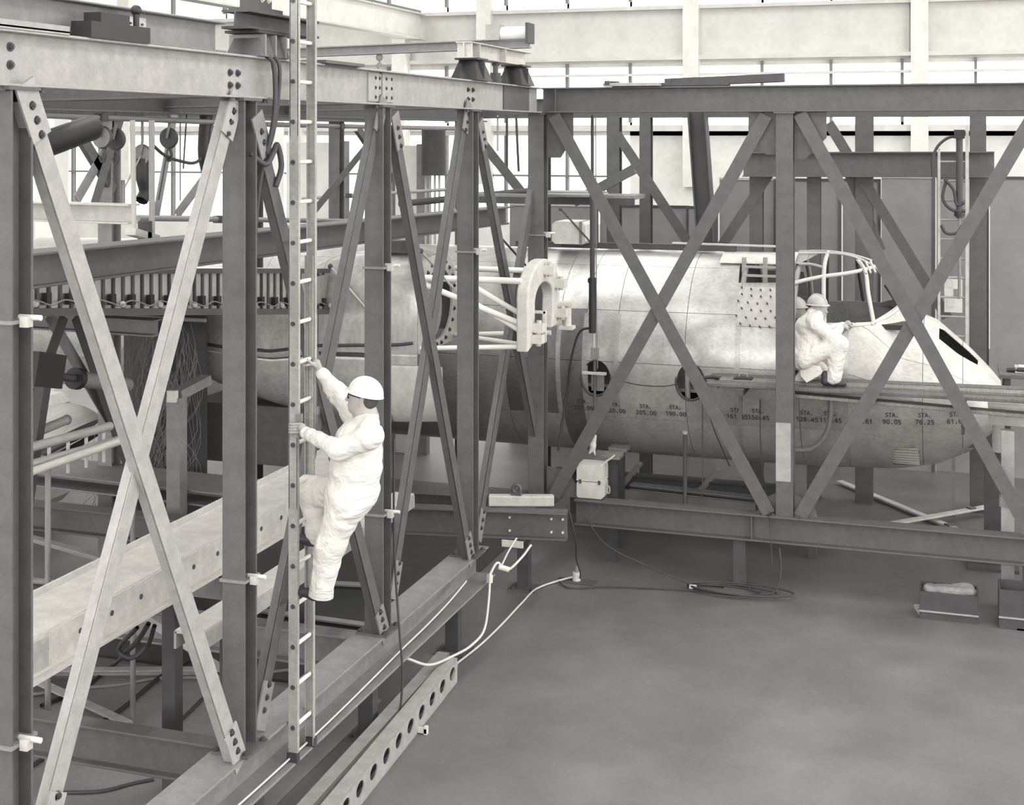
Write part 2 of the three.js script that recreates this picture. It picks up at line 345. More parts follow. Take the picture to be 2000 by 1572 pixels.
// ---- braces of the frame beside the fuselage (plane z = 0) ----
const BZ = [
  ['broad dark diagonal brace falling across the fuselage below the corner', [0.135, 5.572, -0.03], [2.749, 0.913, -0.03]],
  ['broad dark diagonal brace rising across the fuselage towards the banded column', [2.709, 5.562, -0.06], [0.126, 0.9, -0.06]],
  ['broad dark diagonal brace falling across the cockpit towards the nose', [3.102, 5.577, -0.03], [5.602, 0.95, -0.03]],
  ['broad dark diagonal brace rising across the nose to the girder', [5.646, 5.549, -0.06], [3.098, 0.894, -0.06]],
];
BZ.forEach(([l, a, b]) => angleBar('diagonal_brace', l, 'brace', 'diagonal braces of the rig', a, b, 0.155, 0.08, M.steel, [0, 0, 1], false));
// gusset plates welded in the corners of that frame are parts of its girder and sills: small separate plates
for (const [l, p] of [['triangular dark gusset plate under the girder at the rig corner', [[0.02, 5.6], [0.36, 5.6], [0.36, 5.3], [0.2, 5.05], [0.02, 5.05]]], ['dark gusset plate left of the banded column head', [[2.5, 5.6], [2.83, 5.6], [2.83, 5.1], [2.7, 5.1], [2.5, 5.3]]], ['dark gusset plate right of the banded column head', [[3.03, 5.6], [3.4, 5.6], [3.4, 5.3], [3.16, 5.05], [3.03, 5.05]]], ['dark gusset plate at the foot of the corner column', [[0.02, 0.89], [0.5, 0.89], [0.3, 1.2], [0.02, 1.25]]], ['dark gusset plate at the foot of the banded column beside the floor planks', [[3.03, 0.89], [3.3, 0.89], [3.25, 1.05], [3.03, 1.15]]], ['dark gusset plate at the foot of the banded column facing the corner', [[2.83, 0.89], [2.6, 0.89], [2.65, 1.05], [2.83, 1.15]]]]) {
  const s = new THREE.Shape(p.map(([x, y]) => new THREE.Vector2(x, y)));
  solo('gusset_plate', l, 'gusset plate', 'gusset plates of the rig', new THREE.ExtrudeGeometry(s, { depth: 0.014, bevelEnabled: false }).translate(0, 0, -0.11), M.steel);
}
// rear frame braces
const RB = [
  ['dark rear brace falling beside the hoist line', [-0.118, 5.34, -4.3], [0.988, 3.701, -4.3]], ['dark rear brace rising under the cross beam', [2.23, 4.827, -4.3], [1.489, 3.676, -4.3]],
  ['long dark rear brace falling behind the windscreen', [3.043, 5.504, -4.3], [4.691, 2.74, -4.3]], ['dark rear brace falling from the cross beam', [3.308, 4.834, -4.35], [3.775, 3.656, -4.35]],
  ['dark rear brace rising to the corner of the rig', [-0.807, 4.289, -4.3], [0.146, 4.81, -4.3]], ['dark rear brace behind the column at the engine tubes', [-2.529, 5.478, -4.3], [-1.319, 4.042, -4.3]],

];
RB.forEach(([l, a, b]) => angleBar('diagonal_brace', l, 'brace', 'rear braces of the rig', a, b, 0.15, 0.06, M.steel, [0, 0, 1], false));
const add3 = (p, q, t) => p.map((v, i) => v + (q[i] - v) * t);
const IB = [
  ['grey inner brace rising behind the hoists', [-4.25, 4.628, 3.425], [-4.25, 5.381, 2.684], M.steelMid], ['dark inner brace falling behind the hoists', [-4.25, 5.34, 3.352], [-4.25, 4.7, 2.714], M.steel],
  ['slim dark inner brace rising behind the hoists', [-4.2, 4.452, 3.238], [-4.2, 5.538, 2.678], M.steel], ['dark inner brace rising behind the ladder', [-4.2, 4.22, -2.251], [-4.2, 5.232, -4.288], M.steel],
  ['dark inner brace falling behind the climber column', [-4.2, 5.437, -3.791], [-4.2, 4.259, -5.686], M.steel], ['pale inner brace between the hanging hoists', [-4.2, 4.38, 1.957], [-4.2, 5.589, 1.556], M.steelMid],
  ['pale inner brace leaning beside the first column', [-4.2, 4.355, 1.51], [-4.2, 4.96, 0.605], M.steelMid],
  ['dark leg of the trestle under the wing', [-3.2, 2.823, 5.573], [-3.2, 3.613, 5.083], M.steelDark], ['grey leg of the trestle under the wing', [-3.4, 3.614, 5.046], [-3.4, 2.725, 4.313], M.steelMid], ['dark rear leg of the trestle under the wing', [-3.3, 3.568, 4.763], [-3.3, 2.674, 4.284], M.steelDark],
];
IB.forEach(([l, a, b, m], i) => { if (i > 6) { const lo = a[1] < b[1] ? a : b, hi = lo === a ? b : a, k = (lo[1] - 0.02) / (hi[1] - lo[1]); a = add3(lo, hi, -k); b = hi; } angleBar('diagonal_brace', l, 'brace', 'inner braces of the rig', a, b, 0.13, 0.06, m, [1, 0, 0], false); });
// ---- sills ----
{
  iBeam('sill_beam', 'long grey sill beam under the ladder and the first columns', 'beam', 'sill beams of the rig', [-0.12, YB - 0.155, 12.5], [-0.12, YB - 0.155, 2.12], 0.31, 0.3, M.steelMid, { wb: 0.42, botOff: -0.02 });
  iBeam('sill_beam', 'long dark sill beam along the open floor below the fuselage', 'beam', 'sill beams of the rig', [0.4, YB - 0.155, -0.1], [9, YB - 0.155, -0.1], 0.31, 0.22, M.steel, { stiff: [0.25] });
  const a = [-1.153, 0.883, 1.9], b = [0.75, 0.745, 1.42];
  const s = iBeam('sill_beam', 'short dark sill beam with pale bolt heads at the rig corner', 'beam', 'sill beams of the rig', [-1.3, 0.91, 1.5], [0.64, 0.91, 1.15], 0.31, 0.2, M.steel);
  s.updateMatrixWorld();
  const L = 1.99;
  for (const t of [0.66, 0.9, 0.965]) for (const y of [-0.08, 0.07]) { const q = part('bolt', cyl(0.014, 0.014, 0.02, 8).rotateZ(Math.PI / 2), M.boltPale, s); q.position.set(0.018, y, t * L); q.userData.label = 'pale bolt head'; const p2 = q.clone(); p2.position.x = -0.018; s.add(p2); }
  iBeam('stub_beam', 'short dark stub beam carrying the corner column', 'beam', null, [-0.1, 0.72, 1.1], [-0.1, 0.72, -0.3], 0.31, 0.24, M.steel);
  // posts under the sills
  const post = (label, x, z, y1) => { const g = thing('sill_post', label, 'post', 'posts under the sills', [x, 0, z]); part('shaft', bx(0.14, y1 - 0.02, 0.12, 0, y1 / 2 + 0.01, 0), M.steelDark, g); part('foot_plate', bx(0.34, 0.02, 0.3, 0, 0.01, 0), M.steel, g); for (const i of [-1, 1]) { const q = part('bolt', boltY, M.bolt, g); q.position.set(i * 0.12, 0.03, 0.1); } };
  post('dark sill post behind the white hanging conduit', -0.1, 2.85, 0.57); post('dark sill post beside the long cable hanging from the girder', -0.12, 4.95, 0.57); post('dark sill post below the column beside the ladder', -0.12, 7.05, 0.57);
  post('dark sill post below the corner box beam', 0.0, 0.75, 0.56); post('dark sill post amid the coiled cable', 2.4, -0.1, 0.58); post('dark sill post beside the crates', 5.6, -0.1, 0.58);
  // pale hollow bar on the corner
  const g = thing('box_beam', 'pale hollow square bar resting on the corner sill', 'beam'); const len = lay(g, [-0.28, 1.13, 1.2], [0.42, 1.13, 0.98]);
  part('body', chamfer(0.12, 0.12, len, 0.012), M.steelPale, g); part('end_cap', bx(0.1, 0.1, 0.02, 0, 0, len), M.wallGrey, g);
  const gl = thing('ring_lug', 'small dark lug with a round eye on the pale hollow bar', 'lug', null, [0.02, 1.2, 1.1]); part('eye', new THREE.TorusGeometry(0.045, 0.022, 8, 18).translate(0, 0.06, 0), M.steel, gl); part('foot', bx(0.12, 0.03, 0.08, 0, 0.0, 0), M.steel, gl);
}
// ---- things on top of the girders ----
{
  const t1 = iBeam('spreader_beam', 'grey beam lying along the top of the pale girder', 'beam', null, [-0.24, 6.035, 12], [-0.24, 6.035, 7.38], 0.22, 0.2, M.steelMid, { tf: 0.014 });
  const pl = part('name_plate', bx(0.02, 0.13, 0.3), M.steelPale, t1, 'small pale plate with four studs'); pl.position.set(0.02, 0.0, 3.55);
  const pl2 = pl.clone(); pl2.position.x = -0.02; t1.add(pl2);
  for (let i = 0; i < 4; i++) { const q = part('stud', cyl(0.008, 0.008, 0.02, 8).rotateZ(Math.PI / 2), M.bolt, pl2); q.position.set(-0.012, 0.02 * (i % 2), -0.1 + i * 0.066); }
  const bl = thing('packing_block', 'dark block and bolt lying on the pale girder', 'block', null, [-0.06, 5.91, 8.9]);
  part('block', bx(0.14, 0.1, 0.62, 0, 0.05, 0), M.black, bl); part('wedge', bx(0.12, 0.06, 0.3, 0, 0.13, 0.05), M.black, bl); part('eye_bolt', merge([rod([0, 0.1, -0.26], [0, 0.2, -0.26], 0.02), new THREE.SphereGeometry(0.035, 10, 8).translate(0, 0.21, -0.26)]), M.black, bl);
  const rl = thing('flat_plate', 'pale flat plate lying on the girder beside the dark block', 'plate', null, [-0.06, 5.92, 9.75]); part('plate', bx(0.12, 0.02, 0.7, 0, 0, 0), M.steelLight, rl); part('lip', bx(0.02, 0.04, 0.7, 0.05, 0.02, 0), M.steelLight, rl);
  // jack stack behind the ladder
  const st = thing('jack_stand', 'dark jack stand with splayed foot on the girder behind the ladder', 'jack', null, [-0.12, 5.91, 6.95]);
  const foot = new THREE.CylinderGeometry(0.2, 0.3, 0.17, 4).rotateY(Math.PI / 4).scale(0.7, 1, 1.1); part('foot', foot.translate(0, 0.085, 0), M.steel, st);
  for (const z of [-0.16, 0, 0.16]) part('rib', bx(0.3, 0.16, 0.02, 0, 0.085, z), M.steelMid, st);
  part('collar', bx(0.28, 0.02, 0.5, 0, 0.18, 0), M.black, st);
  iBeam('short_beam', 'short dark beam across the jack stand behind the ladder', 'beam', null, [-0.12, 6.175, 7.3], [-0.12, 6.175, 6.15], 0.14, 0.22, M.steelDark);
  const up = thing('jack_post', 'dark post with studs standing on the short beam', 'post', null, [-0.14, 6.245, 6.95]); part('shaft', bx(0.16, 0.6, 0.2, 0, 0.3, 0), M.steelDark, up); part('flange', bx(0.24, 0.03, 0.4, 0, 0.015, 0), M.steelDark, up); for (const y of [0.1, 0.22]) for (const z of [-0.05, 0.05]) { const q = part('bolt', boltX, M.boltPale, up); q.position.set(0.085, y, z); }
  const pk = thing('thin_plate', 'thin dark plate on the girder just beyond the ladder', 'plate', null, [-0.1, 5.925, 5.75]); part('plate', bx(0.28, 0.025, 0.75), M.steel, pk); part('shim', bx(0.2, 0.02, 0.6, 0, -0.02, 0), M.steelDark, pk);
  // two pedestals with a short pale beam
  for (const [z, l] of [[2.3, 'dark tapered pedestal on the girder near the far end of the hoist beam'], [0.75, 'dark tapered pedestal on the girder near the rig corner']]) {
    const p = thing('pedestal', l, 'pedestal', 'pedestals on the girder', [-0.1, 5.91, z]);
    part('cone', new THREE.CylinderGeometry(0.2, 0.36, 0.22, 4).rotateY(Math.PI / 4).scale(0.6, 1, 1).translate(0, 0.11, 0), M.black, p); part('rib', bx(0.3, 0.2, 0.02, 0, 0.1, 0), M.steelDark, p); part('cap', bx(0.26, 0.02, 0.34, 0, 0.23, 0), M.black, p);
  }
  iBeam('short_beam', 'short pale beam bridging the two dark pedestals', 'beam', null, [-0.1, 6.23, 2.55], [-0.1, 6.23, 0.42], 0.17, 0.18, M.steelPale, { tf: 0.012, stiff: [0.02, 0.14, 0.55] });
  const jk = thing('screw_jack', 'small dark screw jack between the pedestals', 'jack', null, [-0.1, 5.91, 1.5]); part('body', cyl(0.06, 0.07, 0.12, 14).translate(0, 0.06, 0), M.steelDark, jk); part('screw', cyl(0.03, 0.03, 0.1, 12).translate(0, 0.17, 0), M.steel, jk); part('head', cyl(0.045, 0.045, 0.03, 12).translate(0, 0.215, 0), M.steelDark, jk);
  const hb = iBeam('hoist_beam', 'long grey hoist beam leading away above the girder', 'beam', null, [-4.533, 6.528, -2], [-0.791, 6.601, -2], 0.14, 0.14, M.steelMid);
  const hk = thing('hook_block', 'small hook block hanging from the long hoist beam', 'hook', null, [-3.054, 6.442, -2]); part('sheave', new THREE.SphereGeometry(0.055, 12, 10).scale(1, 1, 0.5), M.steelMid, hk); part('hook', new THREE.TorusGeometry(0.035, 0.012, 8, 14, 4.4).translate(0, -0.12, 0), M.steelMid, hk); part('shank', rod([0, -0.02, 0], [0, -0.1, 0], 0.012), M.steelMid, hk);
  const tr = thing('hoist_motor', 'pale hoist motor at the far end of the hoist beam', 'hoist', null, [-1.052, 6.734, -2]); part('drum', cyl(0.1, 0.1, 0.5, 16).rotateZ(Math.PI / 2), M.wallGrey, tr); part('box', bx(0.2, 0.22, 0.24, -0.25, 0.02, 0), M.steelLight, tr); part('end_plate', bx(0.04, 0.28, 0.3, 0.26, 0, 0), M.steelDark, tr);
  // planks on the dark girder
  const pls = [[[0.846, 5.937, -0.1], [2.277, 5.939, -0.1], 'flat dark bar lying on the girder under the tilted one'], [[1.505, 5.949, -0.12], [2.915, 5.999, -0.12], 'dark tilted bar lying on the girder above the fuselage'], [[0.781, 5.946, 0.02], [1.472, 5.926, 0.02], 'short pale bar lying on the dark girder by the corner']];
  pls.forEach(([a, b, l], i) => { const g = thing('loose_bar', l, 'bar', 'loose bars on the dark girder'); const len = lay(g, [a[0], 5.935 + (i === 1 ? 0.02 : 0), a[2]], [b[0], i === 1 ? 6.0 : 5.935, b[2]]); part('bar', chamfer(0.12, i === 1 ? 0.1 : 0.04, len, 0.005), i === 2 ? M.steelLight : M.steelDark, g); part('end_lug', bx(0.14, 0.05, 0.06, 0, 0.02, 0.05), M.steelDark, g); });
}
// ---- beams inside the rig ----
iBeam('wing_beam', 'long dark beam running beside the wing to the corner', 'beam', 'inner beams', [-1.12, 4.44, 9.3], [-1.12, 4.22, -1.9], 0.25, 0.28, M.steel, { wb: 0.12 });
iBeam('cross_beam', 'pale beam crossing above the wing behind the first braces', 'beam', 'inner beams', [-5.019, 4.555, 4.2], [-3.017, 4.538, 4.2], 0.2, 0.2, M.steelPale);
iBeam('cross_beam', 'heavy dark cross beam behind the cockpit ladder', 'beam', 'inner beams', [1.839, 4.896, -4.1], [5.317, 4.92, -4.1], 0.36, 0.24, M.steel);
iBeam('under_wing_beam', 'grey beam lying under the wing front behind the first braces', 'beam', 'inner beams', [-5.135, 3.383, 3.9], [-2.936, 3.359, 3.9], 0.17, 0.2, M.steelMid);
{
  // the wide pale trough beam with its bolt holes
  const g = thing('trough_beam', 'wide pale trough beam with a row of bolt holes inside the rig', 'beam', 'lower inner beams'), y = 2.0;
  const L = 6.6; g.position.set(-0.95, y, 9.6);
  part('deck', bx(0.5, 0.025, L, -0.25, 0, -L / 2), M.steelPale, g); part('side', bx(0.025, 0.26, L, 0, -0.13, -L / 2), M.steelPale, g); part('side', bx(0.025, 0.26, L, -0.5, -0.13, -L / 2), M.steelPale, g);
  part('back_lip', bx(0.02, 0.06, L, -0.5, 0.03, -L / 2), M.steelPale, g); part('bottom_lip', bx(0.09, 0.02, L, 0.03, -0.26, -L / 2), M.steelPale, g);
  for (let i = 0; i < 17; i++) { const q = part('bolt_hole', cyl(0.02, 0.02, 0.008, 10).rotateZ(Math.PI / 2), M.bolt, g); q.position.set(0.014, -0.11, -0.5 - i * 0.37); }
  part('patch_plate', bx(0.012, 0.2, 0.6, 0.016, -0.12, -0.95), M.steelLight, g);
  for (const z of [-1.2, -3.2, -5.6]) part('leg', bx(0.12, y - 0.26, 0.12, -0.25, -(y + 0.26) / 2, z), M.steelDark, g);
  const h = thing('trough_beam', 'lower pale trough beam lying under the wide one', 'beam', 'lower inner beams'); h.position.set(-0.52, 1.6, 7.1);
  part('deck', bx(0.22, 0.025, 4.2, -0.11, 0, -2.1), M.steelPale, h); part('side', bx(0.02, 0.13, 4.2, 0, -0.065, -2.1), M.steelLight, h); part('side', bx(0.02, 0.13, 4.2, -0.22, -0.065, -2.1), M.steelLight, h);
  for (const z of [-0.6, -3.6]) part('leg', bx(0.1, 1.47, 0.1, -0.11, -0.865, z), M.steelDark, h);
  iBeam('cross_beam', 'broad grey cross beam below the nacelle', 'beam', 'lower inner beams', [-5.6, 1.52, 2.95], [-1.5, 1.52, 3.22], 0.16, 0.68, M.steelMid, { tf: 0.02 });
  iBeam('cross_beam', 'dark cross beam under the wing at the end of the trough', 'beam', 'lower inner beams', [-5.2, 1.4, 4.15], [-2.2, 1.42, 4.25], 0.26, 0.2, M.steel);
  iBeam('cross_beam', 'low cross beam running to the foot of the column beside the ladder', 'beam', 'lower inner beams', [-3.4, 0.72, 7.2], [-0.28, 0.72, 7.2], 0.3, 0.16, M.steel);
  iBeam('cross_beam', 'low dark cross beam running to the foot of the column behind the climber', 'beam', 'lower inner beams', [-4.2, 0.68, 4.75], [-0.3, 0.68, 4.8], 0.3, 0.2, M.steelMid);
  iBeam('cross_beam', 'low dark cross beam running past the engine side of the rig', 'beam', 'lower inner beams', [-3.6, 0.95, 1.2], [-0.4, 0.95, 0.9], 0.32, 0.22, M.steel);
  const lad = thing('bench_stool', 'grey channel block on the dark beam under the wing', 'block', null, [-1.25, 1.36, 5.6]); part('top', bx(0.5, 0.02, 0.3, 0, 0.2, 0), M.steelLight, lad); part('side', bx(0.5, 0.2, 0.02, 0, 0.1, 0.14), M.steelMid, lad); part('side', bx(0.5, 0.2, 0.02, 0, 0.1, -0.14), M.steelMid, lad);
  const flats = [
    ['pale flat bar slanting down inside the rig near the trough', [-3.1, 1.15, 5.0], [-1.2, 0.7, 5.6]], ['pale flat bar on the floor below the trough beam', [-3.747, 0.1, 4.951], [-2.167, 0.1, 5.578]], ['pale angle on the floor under the trough beam', [-3.772, 0.1, 4.826], [-2.072, 0.1, 4.242]],
    ['pale flat bar crossing below the bundle of wires', [-5.696, 0.06, 2.428], [-4.709, 0.06, 2.397]], ['thin pale bar slanting past the wire bundle', [-4.978, 0.9, 3.357], [-3.49, 0.9, 3.829]], ['pale bar lying behind the climber legs', [-2.949, 0.06, 1.569], [-1.605, 0.06, 1.323]], ['pale bar crossing the floor behind the ladder feet', [-2.568, 0.06, 2.514], [-1.091, 0.06, 2.565]],
  ];
  flats.forEach(([l, a, b]) => { const q = thing('flat_bar', l, 'bar', 'pale bars inside the rig'); const len = lay(q, a, b); part('bar', chamfer(0.1, 0.014, len, 0.002), M.steelLight, q); part('leg', bx(0.012, 0.07, len, 0.044, -0.04, len / 2), M.steelLight, q); });
}

// ======================= the aircraft =======================
const FZ = -2.2;                                                    // fuselage centre plane
const prof = [ // x, top, bottom, half width
  [-9, 3.7, 1.5, 1.1], [-6, 3.75, 1.2, 1.3], [-3, 3.76, 1.05, 1.37], [0, 3.76, 1.03, 1.37], [2.6, 3.77, 1.03, 1.37], [3.3, 3.77, 1.04, 1.34], [3.6, 3.73, 1.05, 1.31], [3.8, 3.6, 1.06, 1.28],
  [4.0, 3.36, 1.07, 1.24], [4.18, 3.13, 1.09, 1.2], [4.59, 2.97, 1.17, 1.08], [5.0, 2.62, 1.36, 0.88], [5.25, 2.36, 1.6, 0.66], [5.36, 2.22, 1.74, 0.5]];
function profAt(x) {
  let i = 0; while (i < prof.length - 2 && x > prof[i + 1][0]) i++;
  const a = prof[i], b = prof[i + 1], t = Math.max(0, Math.min(1, (x - a[0]) / (b[0] - a[0])));
  return [1, 2, 3].map((k) => a[k] + (b[k] - a[k]) * t);
}
// phi: 0 at the crown, 90 degrees at the side facing the camera, 180 at the keel
function fus(x, phi, off = 0) {
  const [t, b, w] = profAt(x), cy = (t + b) / 2, h = (t - b) / 2, a = phi * Math.PI / 180;
  return [x, cy + (h + off) * Math.cos(a), FZ + (w + off) * Math.sin(a)];
}
function patch(x0, x1, p0, p1, off, th, nx, np) {                    // closed curved sheet
  const pos = [], uv = [], idx = [];
  const row = (o) => { for (let i = 0; i <= nx; i++) for (let j = 0; j <= np; j++) { const x = x0 + (x1 - x0) * i / nx, p = p0 + (p1 - p0) * j / np; pos.push(...fus(x, p, o)); uv.push(x, p * 0.024); } };
  row(off); row(off - th);
  const N = (nx + 1) * (np + 1), id = (i, j, k) => k * N + i * (np + 1) + j;
  const quad = (a, b, c, d) => idx.push(a, b, c, a, c, d);
  for (let i = 0; i < nx; i++) for (let j = 0; j < np; j++) { quad(id(i, j, 0), id(i, j + 1, 0), id(i + 1, j + 1, 0), id(i + 1, j, 0)); quad(id(i, j, 1), id(i + 1, j, 1), id(i + 1, j + 1, 1), id(i, j + 1, 1)); }
  for (let i = 0; i < nx; i++) { quad(id(i, 0, 0), id(i + 1, 0, 0), id(i + 1, 0, 1), id(i, 0, 1)); quad(id(i, np, 0), id(i, np, 1), id(i + 1, np, 1), id(i + 1, np, 0)); }
  for (let j = 0; j < np; j++) { quad(id(0, j, 0), id(0, j, 1), id(0, j + 1, 1), id(0, j + 1, 0)); quad(id(nx, j, 0), id(nx, j + 1, 0), id(nx, j + 1, 1), id(nx, j, 1)); }
  const g = new THREE.BufferGeometry(); g.setAttribute('position', new THREE.Float32BufferAttribute(pos, 3)); g.setAttribute('uv', new THREE.Float32BufferAttribute(uv, 2)); g.setIndex(idx);
  // sharp rims, smooth sheet: analytic normals on the two faces
  const n = g.toNonIndexed(); n.computeVertexNormals();
  const P = n.attributes.position, Nn = n.attributes.normal, big = nx * np * 12, e = 0.004;
  for (let i = 0; i < big; i++) {
    const x = P.getX(i), [t, b, w] = profAt(x), cy = (t + b) / 2, h = (t - b) / 2;
    const a = Math.atan2((P.getZ(i) - FZ) / w, (P.getY(i) - cy) / h) * 180 / Math.PI;
    const A = v3(fus(x + e, a)).sub(v3(fus(x - e, a))), B = v3(fus(x, a + 0.4)).sub(v3(fus(x, a - 0.4)));
    const q = B.cross(A).normalize(); const f = new THREE.Vector3(Nn.getX(i), Nn.getY(i), Nn.getZ(i));
    if (q.dot(f) < 0) q.negate(); Nn.setXYZ(i, q.x, q.y, q.z);
  }
  return n;
}
const evalr = new Evaluator(); evalr.attributes = ['position', 'normal', 'uv'];
function prismZ(pts, z0, z1) { const s = new THREE.Shape(pts.map(([x, y]) => new THREE.Vector2(x, y))); return new Brush(new THREE.ExtrudeGeometry(s, { depth: z1 - z0, bevelEnabled: false }).translate(0, 0, z0)); }
// a sheet cut in two by an opening becomes two sheets
function pieces(geo) {
  const g = geo.index ? geo.toNonIndexed() : geo, P = g.attributes.position, n = P.count / 3, par = Array.from({ length: n }, (_, i) => i), seen = new Map();
  const find = (a) => { while (par[a] !== a) a = par[a] = par[par[a]]; return a; };
  for (let t = 0; t < n; t++) for (let k = 0; k < 3; k++) { const i = t * 3 + k, key = [P.getX(i), P.getY(i), P.getZ(i)].map((v) => Math.round(v * 2000)).join(); if (seen.has(key)) par[find(t)] = find(seen.get(key)); else seen.set(key, t); }
  const sets = new Map(); for (let t = 0; t < n; t++) { const r = find(t); if (!sets.has(r)) sets.set(r, []); sets.get(r).push(t); }
  return [...sets.values()].filter((s) => s.length > 8).map((s) => { const o = new THREE.BufferGeometry(); for (const [nm, w] of [['position', 3], ['normal', 3], ['uv', 2]]) { const A = g.attributes[nm].array, B = new Float32Array(s.length * 3 * w); s.forEach((t, q) => B.set(A.subarray(t * 3 * w, (t + 1) * 3 * w), q * 3 * w)); o.setAttribute(nm, new THREE.BufferAttribute(B, w)); } return o; });
}
const ell = (c, rx, ry, n = 28) => Array.from({ length: n }, (_, i) => [c[0] + rx * Math.cos(i / n * 6.2832), c[1] + ry * Math.sin(i / n * 6.2832)]);
{
  const F = thing('fuselage', 'bare metal aircraft fuselage with an open cockpit frame inside the rig', 'fuselage');
  const xy = (p) => [p[0], p[1]];
  const cockpit = prismZ([[2.163, 3.684, -1.3], [2.671, 3.686, -1.3], [2.899, 3.68, -1.3], [3.191, 3.815, -1.4], [3.495, 3.789, -1.5], [3.806, 3.683, -1.5], [4.22, 3.232, -1.25], [4.198, 3.219, -1.2], [3.842, 3.048, -1.1], [3.34, 3.034, -1], [2.871, 3.007, -1], [2.821, 3.449, -1.1], [2.696, 3.47, -1.1], [2.194, 3.453, -1.1]].map(xy), -4, 0);
  const hole1 = prismZ(ell([0.456, 2.236, -0.86], 0.19, 0.225), -1.6, 0), hole2 = prismZ(ell([1.676, 2.252, -0.86], 0.18, 0.23), -1.6, 0);
  const slot = prismZ([[4.62, 2.908, -1.2], [4.896, 2.746, -1.3], [5.101, 2.593, -1.4], [5.072, 2.48, -1.4], [4.837, 2.632, -1.3], [4.62, 2.809, -1.2]].map(xy), -2.0, 0);
  const vent = prismZ([[4.073, 1.226, -1.3], [4.076, 1.451, -1.25], [4.124, 1.529, -1.25], [4.328, 1.543, -1.25], [4.399, 1.474, -1.25], [4.362, 1.236, -1.3]].map(xy), -1.9, 0);
  const bands = [-9, -4.5, -2.6, -0.75, -0.05, 0.3, 0.72, 1.6, 2.25, 3.0, 3.55, 4.44, 4.9, 5.36];
  const rows = [[-12, 28], [28, 60], [60, 88], [88, 120], [120, 150], [150, 190]];
  const tone = { alu: M.alu, alu2: M.alu2, dark: M.aluDark, white: M.white };
  const sheets = { a: M.alu, b: M.alu2, d: M.aluDark, w: new THREE.MeshStandardMaterial({ color: 0xcac8c4, roughness: 0.45, metalness: 0.15, map: texMetal }) };
  // one letter per sheet, crown to keel, for each pair of stations
  const pat = ['aaaaaa', 'aaaaba', 'aaabba', 'aaddba', 'aaddda', 'aabbba', 'aaaaaa', 'aaabaa', 'aaabaa', 'aawbaa', 'wwwaaa', 'wwwaaa', 'wwwaaa'];
  for (let i = 0; i < bands.length - 1; i++) rows.forEach(([p0, p1], j) => {
    const x0 = bands[i], x1 = bands[i + 1] - 0.006;
    let g = patch(x0, x1, p0, p1 - 0.25, 0, 0.014, Math.max(4, Math.ceil((x1 - x0) / 0.09)), 10);
    const cuts = [];
    if (x1 > 2.1 && x0 < 4.4 && j < 4) cuts.push(cockpit);
    if (x0 < 0.7 && x1 > 0.25 && j >= 2) cuts.push(hole1);
    if (x0 < 1.9 && x1 > 1.45 && j >= 2) cuts.push(hole2);
    if (x1 > 4.4 && j < 4) cuts.push(slot);
    if (x1 > 4 && x0 < 4.5 && j > 2) cuts.push(vent);
    let b = new Brush(g);
    for (const c of cuts) { c.updateMatrixWorld(); b.updateMatrixWorld(); b = evalr.evaluate(b, c, SUBTRACTION); }
    for (const piece of pieces(b.geometry)) part('skin_panel', piece, sheets[pat[i][j]], F);
  });
  // far side in long sheets
  for (let i = 0; i < bands.length - 1; i++) { let b = new Brush(patch(bands[i], bands[i + 1], 190, 348, 0, 0.014, 8, 30)); if (bands[i + 1] > 2.1 && bands[i] < 4.4) { b.updateMatrixWorld(); b = evalr.evaluate(b, cockpit, SUBTRACTION); } part('skin_panel', b.geometry, M.alu, F); }
  // frames inside
  for (const x of [-4.5, -0.8, 0.3, 1.0, 1.62, 2.24, 2.9, 4.45]) { const pts = []; for (let a = 0; a < 360; a += 12) pts.push(fus(x, a, -0.05)); part('ring_frame', new THREE.TubeGeometry(new THREE.CatmullRomCurve3(pts.map(v3), true), 60, 0.035, 6), M.primer, F); }
  part('cabin_floor', bx(12, 0.04, 2.3, -1.5, 2.1, FZ), M.primer, F);
  part('nose_bulkhead', cyl(0.45, 0.45, 0.03, 24).rotateZ(Math.PI / 2).scale(1, 0.5, 1).translate(5.34, 1.98, FZ), M.primer, F);
  // rims of the two round holes and the louvres of the vent
  for (const [p, n] of [[[0.456, 2.236, -0.86], 'port_rim'], [[1.676, 2.252, -0.86], 'port_rim']]) {
    const rim = new THREE.TorusGeometry(0.2, 0.014, 8, 32).scale(0.96, 1.13, 1); const m = part(n, rim, M.steelDark, F); m.position.set(p[0], p[1], -0.84); m.rotation.x = -0.12;
  }
  const S = (x, y) => { // point of the side surface facing the camera at height y
    const [t, b, w] = profAt(x), cy = (t + b) / 2, h = (t - b) / 2, c = Math.max(-1, Math.min(1, (y - cy) / h)); return [x, y, FZ + w * Math.sqrt(Math.max(0, 1 - c * c))]; };
  const vp = [4.219, 1.386, -1.28];
  for (let i = 0; i < 7; i++) { const l = part('louvre', bx(0.34, 0.01, 0.035), M.steelPale, F); const ly = vp[1] - 0.13 + i * 0.042; l.position.set(vp[0], ly, S(vp[0], ly)[2] - 0.05); l.rotation.x = 0.5; }
  // roof sheet, crown rail and the spill of frames beneath it
  part('crown_rail', barGeo([-1.0, 3.82, FZ + 0.15], [2.05, 3.83, FZ + 0.15], 0.09, 0.075), M.steelDark, F);
  part('crown_strip', barGeo([1.2, 3.88, FZ + 0.15], [2.6, 3.87, FZ + 0.15], 0.1, 0.02), M.steelPale, F);
  { const g = patch(1.9, 2.86, 6, 24, 0.03, 0.012, 8, 6); part('roof_sheet', g, M.white, F, 'loose white sheet over the roof opening'); }
  // window framing of the cockpit
  const bar = (pts, r, n = 'window_bar', m = M.white, sy = 1) => part(n, tube(pts, r, 24, 8), m, F);
  const Sp = (p) => S(p[0], p[1]);
